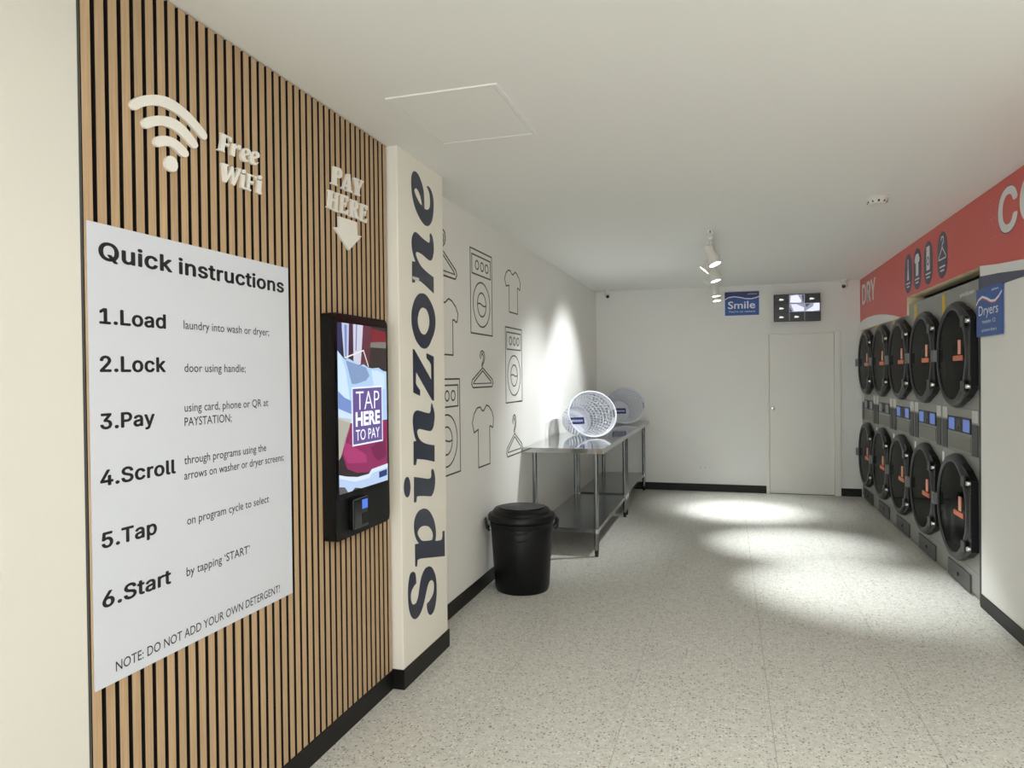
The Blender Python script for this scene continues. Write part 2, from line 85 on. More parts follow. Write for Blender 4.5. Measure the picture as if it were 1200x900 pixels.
GLYPHS={
 '.':(0.188,[[[(86,-4),(70,3),(57,16),(50,32),(50,50),(57,66),(70,79),(86,86),(104,86),(121,79),(134,66),(140,50),(140,32),(134,16),(121,3),(104,-4)]]]),
 '1':(0.453,[[[(76,0),(76,55),(391,55),(391,0)]],[[(276,509),(276,0),(212,0),(212,448),(209,448),(86,358),(86,427),(198,509)]]]),
 '2':(0.453,[[[(64,0),(64,47),(291,294),(315,337),(320,371),(317,397),(308,419),(293,436),(273,449),(237,459),(209,459),(184,453),(162,441),(145,424),(134,402),(128,376),(127,362),(66,362),(71,405),(86,442),(111,473),(143,496),(182,511),(225,516),(268,511),(306,497),(337,474),(361,445),(376,411),(381,372),(375,331),(357,290),(306,223),(153,60),(153,57),(389,57),(389,0)]]]),
 '3':(0.453,[[[(195,-6),(152,2),(114,19),(83,43),(60,74),(46,111),(44,132),(109,132),(115,107),(126,87),(144,71),(178,55),(219,50),(262,56),(287,67),(307,83),(321,104),(328,130),(328,158),(322,184),(308,207),(288,226),(260,240),(223,247),(157,248),(157,299),(288,448),(288,452),(70,452),(70,509),(372,509),(372,461),(211,278),(211,289),(239,290),(264,288),(287,284),(308,276),(344,253),(359,239),(381,205),(392,166),(392,123),(387,103),(380,84),(358,50),(327,23),(288,4),(243,-6)]]]),
 '4':(0.453,[[[(40,105),(40,158),(247,509),(311,509),(109,166),(109,163),(413,163),(413,105)]],[[(282,0),(282,318),(343,318),(343,0)]]]),
 '5':(0.453,[[[(199,-6),(159,3),(123,21),(94,45),(73,76),(62,111),(60,130),(122,130),(127,108),(145,80),(173,60),(208,50),(236,51),(264,58),(288,72),(307,92),(320,117),(327,146),(327,178),(320,208),(306,233),(286,254),(262,269),(233,276),(192,275),(156,264),(128,246),(67,253),(96,509),(366,509),(366,452),(151,452),(134,301),(178,325),(216,333),(263,330),(294,321),(321,306),(345,285),(364,260),(379,231),(388,199),(391,163),(385,117),(379,95),(357,57),(327,27),(289,6),(268,-1),(245,-5)]]]),
 '6':(0.453,[[[(203,-5),(161,5),(125,26),(96,56),(75,94),(65,138),(65,180),(73,219),(89,261),(137,340),(252,509),(322,509),(151,261),(145,261),(165,288),(196,307),(235,314),(278,309),(316,295),(346,271),(370,240),(384,201),(389,157),(384,112),(368,73),(343,39),(310,14),(271,-2),(249,-6)],[(241,49),(267,56),(289,70),(307,90),(320,114),(327,142),(327,173),(320,201),(307,225),(289,244),(267,258),(241,264),(212,264),(186,258),(163,244),(145,225),(132,201),(126,174),(126,143),(132,114),(145,90),(163,70),(186,56),(212,49)]]]),
 'C':(0.51,[[[(235,-5),(205,1),(177,11),(150,25),(126,42),(104,63),(86,88),(70,115),(57,146),(48,179),(42,215),(40,254),(42,293),(48,329),(57,362),(70,393),(86,421),(104,445),(126,466),(150,484),(177,498),(205,508),(235,514),(286,515),(340,504),(373,490),(402,471),(427,447),(448,418),(463,385),(473,348),(408,348),(395,384),(375,413),(348,435),(304,452),(267,456),(245,454),(223,450),(203,443),(184,432),(166,419),(150,403),(137,385),(125,364),(116,340),(109,314),(103,254),(109,194),(116,168),(125,145),(137,123),(151,105),(166,89),(184,76),(203,66),(223,59),(245,54),(292,55),(337,69),(366,88),(389,114),(405,148),(408,160),(473,160),(463,124),(448,91),(428,62),(402,38),(373,19),(341,5),(305,-4),(286,-6)]]]),
 'D':(0.502,[[[(96,0),(96,57),(244,58),(272,63),(296,70),(318,81),(337,94),(354,110),(368,128),(379,149),(388,172),(398,226),(398,285),(388,337),(379,361),(368,381),(354,399),(338,415),(320,428),(299,438),(275,446),(249,450),(93,452),(93,509),(261,507),(294,501),(325,492),(353,478),(377,461),(399,441),(418,418),(433,391),(446,361),(455,329),(460,293),(462,255),(460,217),(455,181),(446,149),(433,119),(417,92),(398,68),(376,48),(351,31),(322,17),(291,8),(256,2)]],[[(125,509),(125,0),(60,0),(60,509)]]]),
 'E':(0.419,[[[(60,0),(60,509),(372,509),(372,452),(125,452),(125,286),(355,286),(355,229),(125,229),(125,57),(375,57),(375,0)]]]),
 'H':(0.517,[[[(60,0),(60,509),(125,509),(125,289),(392,289),(392,509),(457,509),(457,0),(392,0),(392,232),(125,232),(125,0)]]]),
 'L':(0.393,[[[(60,0),(60,509),(125,509),(125,57),(361,57),(361,0)]]]),
 'O':(0.533,[[[(267,-7),(235,-5),(205,1),(177,11),(150,25),(126,42),(105,63),(86,88),(70,115),(57,146),(48,179),(42,215),(40,254),(42,293),(48,329),(57,362),(70,393),(86,421),(105,445),(126,466),(150,484),(177,498),(205,508),(235,514),(267,516),(299,514),(329,508),(357,498),(384,484),(408,466),(429,445),(448,421),(464,393),(477,362),(486,329),(491,293),(493,254),(491,215),(486,179),(477,146),(464,115),(448,88),(429,63),(408,42),(384,25),(357,11),(329,1),(299,-5)],[(289,54),(310,59),(330,66),(349,76),(367,89),(383,105),(396,123),(408,144),(418,168),(425,194),(430,254),(425,314),(418,341),(408,365),(396,386),(383,404),(367,420),(349,433),(330,443),(310,450),(267,456),(245,454),(223,450),(203,443),(184,433),(167,420),(151,404),(137,385),(125,364),(116,340),(109,314),(103,254),(109,194),(116,168),(125,144),(137,123),(151,105),(167,89),(184,76),(203,66),(223,59),(245,54)]]]),
 'P':(0.445,[[[(58,0),(123,0),(123,196),(250,195),(299,203),(342,225),(377,260),(399,303),(407,352),(399,401),(377,444),(342,479),(299,501),(250,509),(58,509)],[(123,252),(245,252),(284,260),(316,282),(338,314),(346,353),(338,392),(316,424),(284,446),(245,454),(123,454)]]]),
 'Q':(0.533,[[[(245,159),(313,159),(468,-48),(401,-48)]],[[(267,-7),(235,-5),(205,1),(177,11),(150,25),(126,42),(105,63),(86,88),(70,115),(57,146),(48,179),(42,215),(40,254),(42,293),(48,329),(57,362),(70,393),(86,421),(105,445),(126,466),(150,484),(177,498),(205,508),(235,514),(267,516),(299,514),(329,508),(357,498),(384,484),(408,466),(429,445),(448,421),(464,393),(477,362),(486,329),(491,293),(493,254),(491,215),(486,179),(477,146),(464,115),(448,88),(429,63),(408,42),(384,25),(357,11),(329,1),(299,-5)],[(289,54),(310,59),(330,66),(349,76),(367,89),(383,105),(396,123),(408,144),(418,168),(425,194),(430,254),(425,314),(418,341),(408,365),(396,386),(383,404),(367,420),(349,433),(330,443),(310,450),(267,456),(245,454),(223,450),(203,443),(184,433),(167,420),(151,404),(137,385),(125,364),(116,340),(109,314),(103,254),(109,194),(116,168),(125,144),(137,123),(151,105),(167,89),(184,76),(203,66),(223,59),(245,54)]]]),
 'R':(0.449,[[[(60,0),(60,509),(264,507),(313,497),(333,489),(367,465),(380,450),(399,415),(408,374),(408,330),(399,290),(380,255),(367,240),(333,217),(312,209),(264,199),(96,198),(96,255),(252,256),(284,262),(309,273),(327,290),(339,312),(344,338),(342,380),(334,405),(319,425),(298,440),(269,449),(233,452),(125,452),(125,0)]],[[(353,0),(230,229),(303,229),(428,0)]]]),
 'S':(0.447,[[[(197,-8),(149,1),(108,19),(76,45),(54,77),(41,115),(38,137),(104,137),(110,110),(123,88),(142,71),(166,59),(209,50),(257,52),(286,60),(311,74),(329,92),(341,114),(346,139),(342,161),(332,179),(307,199),(245,222),(154,249),(128,260),(105,274),(86,289),(71,307),(60,326),(54,348),(52,372),(53,393),(58,413),(65,431),(87,463),(119,488),(158,506),(203,514),(252,514),(296,505),(334,488),(365,463),(387,433),(399,397),(401,378),(337,378),(334,396),(326,412),(316,426),(302,437),(286,447),(267,453),(225,459),(180,452),(156,442),(136,427),(123,409),(116,387),(116,363),(124,342),(148,319),(212,293),(324,258),(369,229),(395,198),(405,171),(408,139),(403,99),(386,64),(360,34),(323,11),(278,-4),(252,-8)]]]),
 'T':(0.449,[[[(32,452),(32,509),(417,509),(417,452),(257,452),(257,0),(193,0),(193,452)]]]),
 'Y':(0.472,[[[(203,0),(203,208),(16,509),(91,509),(229,279),(250,230),(224,230),(280,344),(381,509),(455,509),(268,208),(268,0)]]]),
 'a':(0.389,[[[(142,-8),(110,-1),(80,12),(57,32),(40,58),(31,90),(31,123),(38,150),(50,171),(67,187),(112,207),(259,232),(270,238),(275,248),(273,279),(262,304),(240,322),(208,330),(171,329),(140,318),(112,294),(100,274),(41,291),(57,322),(79,346),(104,364),(148,379),(204,384),(251,376),(286,360),(306,343),(322,320),(333,290),(337,251),(337,0),(277,0),(277,52),(272,52),(252,25),(226,6),(190,-6)],[(202,49),(228,59),(248,74),(263,93),(272,115),(276,138),(276,190),(200,171),(134,159),(110,145),(98,132),(93,115),(94,87),(107,66),(130,52),(159,46)]]]),
 'c':(0.396,[[[(182,-7),(159,-2),(137,6),(117,16),(98,30),(82,46),(68,64),(56,85),(46,108),(40,133),(34,187),(40,243),(46,268),(56,291),(68,312),(82,330),(98,346),(117,360),(137,371),(159,378),(182,383),(234,383),(284,368),(315,349),(340,322),(358,289),(362,277),(303,262),(286,295),(257,319),(217,329),(189,329),(158,319),(134,300),(115,274),(103,242),(97,206),(97,169),(103,134),(115,102),(134,76),(158,57),(189,48),(234,49),(271,66),(296,95),(304,117),(363,102),(348,67),(325,37),(296,15),(261,-1),(221,-8)]]]),
 'd':(0.424,[[[(172,-7),(151,-2),(130,5),(111,16),(94,29),(79,45),(66,64),(55,84),(46,108),(35,160),(35,218),(46,270),(55,293),(66,313),(79,332),(95,347),(112,361),(131,371),(151,378),(173,383),(213,384),(241,378),(272,360),(306,319),(311,319),(311,509),(372,509),(372,0),(313,0),(313,59),(307,59),(280,24),(252,4),(227,-5),(212,-7)],[(221,48),(250,57),(274,75),(293,100),(305,132),(311,169),(311,210),(305,247),(293,278),(275,302),(251,320),(221,329),(187,329),(157,319),(133,301),(115,276),(103,245),(97,209),(97,170),(103,133),(115,101),(134,76),(158,57),(188,48)]]]),
 'i':(0.167,[[[(53,0),(53,379),(114,379),(114,0)]],[[(75,444),(60,449),(48,461),(42,475),(42,491),(48,506),(60,517),(75,523),(92,523),(107,517),(119,506),(126,491),(126,475),(119,461),(107,449),(92,444)]]]),
 'k':(0.381,[[[(110,137),(110,212),(121,212),(284,379),(360,379),(184,199),(177,199)]],[[(53,0),(53,509),(114,509),(114,0)]],[[(294,0),(148,186),(191,229),(372,0)]]]),
 'l':(0.189,[[[(119,-1),(101,3),(86,10),(74,20),(65,33),(58,47),(53,84),(53,509),(114,509),(115,77),(120,62),(130,54),(146,52),(170,54),(181,3),(145,-2)]]]),
 'n':(0.41,[[[(114,0),(53,0),(53,379),(112,379),(112,287),(102,287),(112,312),(124,332),(137,349),(152,362),(169,372),(187,379),(227,384),(264,380),(295,369),(321,349),(341,321),(353,285),(357,240),(357,0),(296,0),(295,256),(290,275),(283,291),(273,304),(260,315),(246,323),(229,328),(197,328),(172,322),(150,311),(133,293),(121,271),(114,243)]]]),
 'o':(0.415,[[[(207,-8),(182,-7),(159,-2),(137,6),(117,16),(98,30),(82,46),(68,64),(56,85),(46,108),(40,133),(34,187),(40,243),(46,268),(56,291),(68,312),(82,330),(98,346),(117,360),(137,371),(159,378),(182,383),(207,384),(233,383),(256,378),(278,371),(299,360),(317,346),(333,330),(347,312),(359,291),(369,268),(376,243),(381,187),(376,133),(369,108),(359,85),(347,64),(333,46),(317,30),(299,16),(278,6),(256,-2),(233,-7)],[(226,48),(257,57),(282,76),(300,102),(312,134),(318,169),(318,206),(312,242),(300,274),(282,300),(257,319),(226,329),(189,329),(158,319),(134,300),(115,274),(103,242),(97,206),(97,169),(103,134),(115,102),(134,76),(158,57),(189,48)]]]),
 'p':(0.424,[[[(53,-143),(53,379),(112,379),(112,319),(118,319),(144,353),(171,373),(197,381),(229,384),(252,383),(274,378),(294,371),(313,361),(330,347),(345,332),(359,313),(370,293),(379,270),(389,218),(389,160),(379,108),(359,64),(346,45),(330,29),(313,16),(294,5),(274,-2),(252,-7),(213,-7),(184,-1),(153,17),(118,59),(114,59),(114,-143)],[(237,48),(267,57),(291,76),(309,101),(321,133),(327,170),(327,209),(321,245),(309,276),(291,301),(267,319),(237,329),(203,329),(174,320),(150,302),(132,278),(120,247),(113,210),(113,169),(120,132),(132,100),(150,75),(174,57),(204,48)]]]),
 'r':(0.259,[[[(53,0),(53,379),(112,379),(112,321),(115,321),(130,347),(152,367),(181,380),(213,385),(243,384),(243,322),(194,325),(170,319),(149,309),(132,293),(121,273),(114,250),(114,0)]]]),
 's':(0.365,[[[(163,-7),(128,-2),(98,10),(72,27),(53,50),(40,78),(36,94),(94,107),(105,79),(124,60),(150,49),(181,45),(217,50),(244,62),(262,81),(267,91),(267,112),(260,129),(246,142),(212,155),(125,177),(87,196),(72,208),(61,222),(53,237),(48,255),(48,290),(57,319),(75,343),(100,363),(131,377),(167,384),(206,384),(239,378),(267,366),(290,349),(314,316),(324,290),(268,277),(258,298),(243,316),(219,328),(187,333),(156,329),(131,317),(114,299),(109,277),(112,258),(124,243),(144,232),(254,202),(292,183),(306,171),(317,158),(325,142),(330,125),(330,90),(321,61),(302,35),(276,15),(242,0),(203,-7)]]]),
 't':(0.227,[[[(204,379),(204,327),(6,327),(6,379)]],[[(65,471),(126,471),(127,86),(132,68),(142,56),(159,51),(202,54),(213,2),(168,-4),(145,-3),(125,2),(107,10),(92,21),(80,35),(72,52),(67,71),(65,93)]]]),
 'u':(0.41,[[[(164,-4),(130,4),(101,20),(78,44),(62,76),(54,116),(53,379),(114,379),(115,123),(119,105),(127,89),(137,75),(150,64),(164,56),(181,52),(213,51),(238,57),(259,69),(276,86),(289,109),(295,137),(296,379),(357,379),(357,0),(298,0),(298,92),(307,92),(297,67),(286,47),(272,30),(257,17),(240,7),(203,-4)]]]),
 'y':(0.389,[[[(47,-139),(61,-86),(104,-89),(124,-80),(141,-58),(163,-1),(17,379),(84,379),(206,21),(184,21),(224,155),(305,379),(371,379),(198,-72),(177,-107),(150,-130),(117,-143)]]]),
}
GCAP=0.5087

# ------------------------------------------------------------------ materials
def srgb(r, g, b):
    f = lambda c: (c/255/12.92) if c/255 <= 0.04045 else ((c/255+0.055)/1.055)**2.4
    return (f(r), f(g), f(b), 1)
def mat(name, col, rough=0.5, metal=0.0, spec=0.5, coat=0.0, noise=0.0, nscale=20, bump=0.0, bscale=60, stretch=None, emit=0.0, ecol=None):
    m = bpy.data.materials.new(name); m.use_nodes = True
    nt = m.node_tree; b = nt.nodes['Principled BSDF']
    b.inputs['Base Color'].default_value = col
    b.inputs['Roughness'].default_value = rough
    b.inputs['Metallic'].default_value = metal
    b.inputs['Specular IOR Level'].default_value = spec
    b.inputs['Coat Weight'].default_value = coat
    if emit:
        b.inputs['Emission Color'].default_value = ecol or col
        b.inputs['Emission Strength'].default_value = emit
    if noise or bump:
        tc = nt.nodes.new('ShaderNodeTexCoord'); mp = nt.nodes.new('ShaderNodeMapping')
        nt.links.new(tc.outputs['Object'], mp.inputs[0])
        if stretch: mp.inputs['Scale'].default_value = stretch
    if noise:
        n = nt.nodes.new('ShaderNodeTexNoise'); n.inputs['Scale'].default_value = nscale; n.inputs['Detail'].default_value = 4
        nt.links.new(mp.outputs[0], n.inputs['Vector'])
        mx = nt.nodes.new('ShaderNodeMix'); mx.data_type = 'RGBA'
        mx.inputs[6].default_value = tuple(c*(1-noise) for c in col[:3])+(1,)
        mx.inputs[7].default_value = tuple(min(1, c*(1+noise)) for c in col[:3])+(1,)
        nt.links.new(n.outputs[0], mx.inputs[0]); nt.links.new(mx.outputs[2], b.inputs['Base Color'])
    if bump:
        n2 = nt.nodes.new('ShaderNodeTexNoise'); n2.inputs['Scale'].default_value = bscale; n2.inputs['Detail'].default_value = 3
        nt.links.new(mp.outputs[0], n2.inputs['Vector'])
        bp = nt.nodes.new('ShaderNodeBump'); bp.inputs['Strength'].default_value = bump; bp.inputs['Distance'].default_value = 0.002
        nt.links.new(n2.outputs[0], bp.inputs['Height']); nt.links.new(bp.outputs[0], b.inputs['Normal'])
    return m
M = {}
M['wall_near'] = mat('near_wall_light_offset', srgb(212, 209, 199), 0.6, noise=0.02, nscale=3, bump=0.15, bscale=180)  # cream paint darkened to offset the excess light on this wall end
M['wall_warm'] = mat('cream_wall_paint', srgb(232, 228, 216), 0.6, noise=0.02, nscale=3, bump=0.15, bscale=180)
M['wall'] = mat('white_wall_paint', srgb(234, 233, 228), 0.6, noise=0.02, nscale=3, bump=0.15, bscale=180)
M['wall_back'] = mat('grey_white_wall_paint', srgb(230, 230, 225), 0.6, noise=0.02, nscale=3, bump=0.15, bscale=180)
M['ceiling'] = mat('ceiling_paint', srgb(232, 232, 228), 0.7, bump=0.1, bscale=180)
M['door'] = mat('door_paint', srgb(230, 229, 221), 0.45, bump=0.05)
M['black_base'] = mat('black_skirting', srgb(14, 14, 13), 0.45, spec=.3, noise=0.1)
M['felt'] = mat('black_felt', srgb(14, 8, 7), 0.95)
M['joint'] = mat('floor_joint', srgb(96, 94, 88), 0.8)
M['letter'] = mat('white_acrylic', srgb(232, 228, 220), 0.35)
M['poster'] = mat('poster_white', srgb(204, 207, 214), 0.4)
M['ink'] = mat('black_ink', srgb(16, 16, 18), 0.5)
M['ink_soft'] = mat('soft_black_ink', srgb(34, 32, 36), 0.5)
M['navy'] = mat('navy_vinyl', srgb(32, 40, 62), 0.3)
M['line'] = mat('dark_line_vinyl', srgb(50, 47, 44), 0.5)
M['black_gloss'] = mat('black_glossy_plastic', srgb(10, 8, 9), 0.18)
M['black_plastic'] = mat('black_plastic', srgb(11, 11, 12), 0.45, spec=.3, noise=0.1, bump=0.1)
M['bin'] = mat('black_bin_plastic', srgb(7, 7, 8), 0.42, spec=.3, noise=0.15, bump=0.15)
M['ring'] = mat('charcoal_door_plastic', srgb(40, 41, 42), 0.38, bump=0.1)
M['ring_dark'] = mat('dark_hinge_plastic', srgb(9, 9, 10), 0.4, spec=.3)
M['dryer'] = mat('brushed_dryer_steel', srgb(152, 153, 147), 0.45, 0.4, noise=0.05, nscale=6, stretch=(1, 1, 40))
M['dryer_panel'] = mat('grey_control_panel', srgb(128, 128, 121), 0.5, 0.2)
M['dark_grey'] = mat('dark_grey_panel', srgb(66, 67, 66), 0.5)
M['drawer'] = mat('lint_drawer_grey', srgb(72, 73, 72), 0.45)
M['card'] = mat('pale_card', srgb(200, 200, 196), 0.6)
M['yellow'] = mat('yellow_sticker', srgb(214, 178, 32), 0.5)
M['latch'] = mat('grey_latch_metal', srgb(120, 122, 120), 0.4, 0.5)
M['silver'] = mat('silver_metal', srgb(200, 200, 196), 0.25, 0.9)
M['orange'] = mat('orange_reflection_colour', srgb(214, 104, 62), 0.35)  # colours for the orange reflection painted on the dryer doors
M['orange_pale'] = mat('pale_reflection_colour', srgb(232, 160, 132), 0.35)
M['drum'] = mat('dark_drum_steel', srgb(30, 32, 32), 0.4, 0.6)
M['steel'] = mat('stainless_steel', srgb(186, 188, 188), 0.07, 1.0, noise=0.03, nscale=8, stretch=(30, 1, 1))
M['steel_leg'] = mat('stainless_tube', srgb(132, 134, 134), 0.25, 1.0)
M['steel_shelf'] = mat('stainless_shelf', srgb(165, 168, 170), 0.2, 1.0, noise=0.04, nscale=8, stretch=(30, 1, 1))
M['bullet'] = mat('black_foot', srgb(20, 20, 20), 0.5)
M['basket'] = mat('white_basket_plastic', srgb(206, 208, 216), 0.4)
M['blue_label'] = mat('blue_label', srgb(30, 46, 108), 0.35)
M['sign_blue'] = mat('sign_blue', srgb(36, 84, 158), 0.4)
M['sign_navy'] = mat('sign_navy', srgb(42, 52, 106), 0.4)
M['sign_white'] = mat('sign_white', srgb(232, 236, 244), 0.4)
M['sign_pink'] = mat('sign_pink', srgb(205, 120, 130), 0.4)
M['banner_red'] = mat('banner_red', srgb(206, 78, 70), 0.35)
M['banner_white'] = mat('banner_white', srgb(226, 226, 224), 0.35)
M['banner_navy'] = mat('banner_navy', srgb(50, 56, 88), 0.35)
M['reveal'] = mat('cream_reveal_paint', srgb(238, 222, 186), 0.55)
M['fixture'] = mat('white_fixture', srgb(222, 220, 214), 0.35)
M['lens_black'] = mat('black_lens', srgb(8, 8, 8), 0.1)
M['lamp'] = mat('lamp_face', (1, 0.97, 0.9, 1), 0.5, emit=14.0)
M['led_panel'] = mat('led_panel_face', (1, 0.95, 0.86, 1), 0.5, emit=1.5)
M['outlet'] = mat('outlet_white', srgb(232, 232, 228), 0.3)
M['tape'] = mat('clear_tape', srgb(205, 205, 196), 0.15)
def wood():
    m = bpy.data.materials.new('oak_veneer'); m.use_nodes = True; nt = m.node_tree; b = nt.nodes['Principled BSDF']
    tc = nt.nodes.new('ShaderNodeTexCoord'); mp = nt.nodes.new('ShaderNodeMapping'); mp.inputs['Scale'].default_value = (60, 60, 1.6)
    oi = nt.nodes.new('ShaderNodeObjectInfo'); ad = nt.nodes.new('ShaderNodeVectorMath'); ad.operation = 'ADD'
    sc = nt.nodes.new('ShaderNodeMath'); sc.operation = 'MULTIPLY'; sc.inputs[1].default_value = 50
    nt.links.new(oi.outputs['Random'], sc.inputs[0]); nt.links.new(tc.outputs['Object'], ad.inputs[0]); nt.links.new(sc.outputs[0], ad.inputs[1])
    nt.links.new(ad.outputs[0], mp.inputs[0])
    n = nt.nodes.new('ShaderNodeTexNoise'); n.inputs['Scale'].default_value = 3; n.inputs['Detail'].default_value = 6; n.inputs['Distortion'].default_value = .4
    nt.links.new(mp.outputs[0], n.inputs['Vector'])
    cr = nt.nodes.new('ShaderNodeValToRGB'); e = cr.color_ramp.elements
    e[0].position = .3; e[0].color = srgb(168, 140, 107); e[1].position = .72; e[1].color = srgb(192, 163, 127)
    nt.links.new(n.outputs[0], cr.inputs[0])
    hs = nt.nodes.new('ShaderNodeHueSaturation'); mr = nt.nodes.new('ShaderNodeMapRange')
    mr.inputs[3].default_value = .93; mr.inputs[4].default_value = 1.06
    nt.links.new(oi.outputs['Random'], mr.inputs[0]); nt.links.new(mr.outputs[0], hs.inputs['Value']); nt.links.new(cr.outputs[0], hs.inputs['Color'])
    nt.links.new(hs.outputs[0], b.inputs['Base Color']); b.inputs['Roughness'].default_value = .5
    return m
M['wood'] = wood()
def terrazzo():
    m = bpy.data.materials.new('speckled_vinyl'); m.use_nodes = True; nt = m.node_tree; b = nt.nodes['Principled BSDF']
    g = nt.nodes.new('ShaderNodeNewGeometry')
    base = nt.nodes.new('ShaderNodeTexNoise'); base.inputs['Scale'].default_value = 30; base.inputs['Detail'].default_value = 5
    nt.links.new(g.outputs['Position'], base.inputs['Vector'])
    c0 = nt.nodes.new('ShaderNodeValToRGB'); e = c0.color_ramp.elements
    e[0].position = .3; e[0].color = srgb(194, 193, 184); e[1].position = .7; e[1].color = srgb(212, 211, 203)
    nt.links.new(base.outputs[0], c0.inputs[0])
    col = c0.outputs[0]
    for scale, thr, c, rnd in ((70, .30, srgb(128, 126, 121), .30), (110, .33, srgb(152, 147, 138), .35), (60, .30, srgb(226, 225, 219), .3), (48, .26, srgb(136, 128, 116), .14)):
        v = nt.nodes.new('ShaderNodeTexVoronoi'); v.inputs['Scale'].default_value = scale
        nt.links.new(g.outputs['Position'], v.inputs['Vector'])
        lt = nt.nodes.new('ShaderNodeMath'); lt.operation = 'LESS_THAN'; lt.inputs[1].default_value = thr
        nt.links.new(v.outputs['Distance'], lt.inputs[0])
        sp = nt.nodes.new('ShaderNodeSeparateColor'); nt.links.new(v.outputs['Color'], sp.inputs[0])
        l2 = nt.nodes.new('ShaderNodeMath'); l2.operation = 'LESS_THAN'; l2.inputs[1].default_value = rnd
        nt.links.new(sp.outputs[0], l2.inputs[0])
        mu = nt.nodes.new('ShaderNodeMath'); mu.operation = 'MULTIPLY'
        nt.links.new(lt.outputs[0], mu.inputs[0]); nt.links.new(l2.outputs[0], mu.inputs[1])
        mx = nt.nodes.new('ShaderNodeMix'); mx.data_type = 'RGBA'; mx.inputs[7].default_value = c
        nt.links.new(mu.outputs[0], mx.inputs[0]); nt.links.new(col, mx.inputs[6]); col = mx.outputs[2]
    nt.links.new(col, b.inputs['Base Color']); b.inputs['Roughness'].default_value = .42; b.inputs['Specular IOR Level'].default_value = .35
    return m
M['floor'] = terrazzo()
def door_glass():
    m = bpy.data.materials.new('dark_door_glass'); m.use_nodes = True; nt = m.node_tree
    nt.nodes.remove(nt.nodes['Principled BSDF']); out = nt.nodes['Material Output']
    t = nt.nodes.new('ShaderNodeBsdfTransparent'); t.inputs[0].default_value = (.20, .21, .21, 1)
    gl = nt.nodes.new('ShaderNodeBsdfGlossy'); gl.inputs['Roughness'].default_value = .06
    fr = nt.nodes.new('ShaderNodeFresnel'); fr.inputs[0].default_value = 1.07
    mx = nt.nodes.new('ShaderNodeMixShader')
    nt.links.new(fr.outputs[0], mx.inputs[0]); nt.links.new(t.outputs[0], mx.inputs[1]); nt.links.new(gl.outputs[0], mx.inputs[2])
    nt.links.new(mx.outputs[0], out.inputs[0]); return m
M['glass'] = door_glass()
def glow(name, col, s):
    m = bpy.data.materials.new(name); m.use_nodes = True; nt = m.node_tree; b = nt.nodes['Principled BSDF']; s *= .84
    b.inputs['Base Color'].default_value = (.01, .01, .01, 1); b.inputs['Roughness'].default_value = .3
    b.inputs['Emission Color'].default_value = col; b.inputs['Emission Strength'].default_value = s
    return m

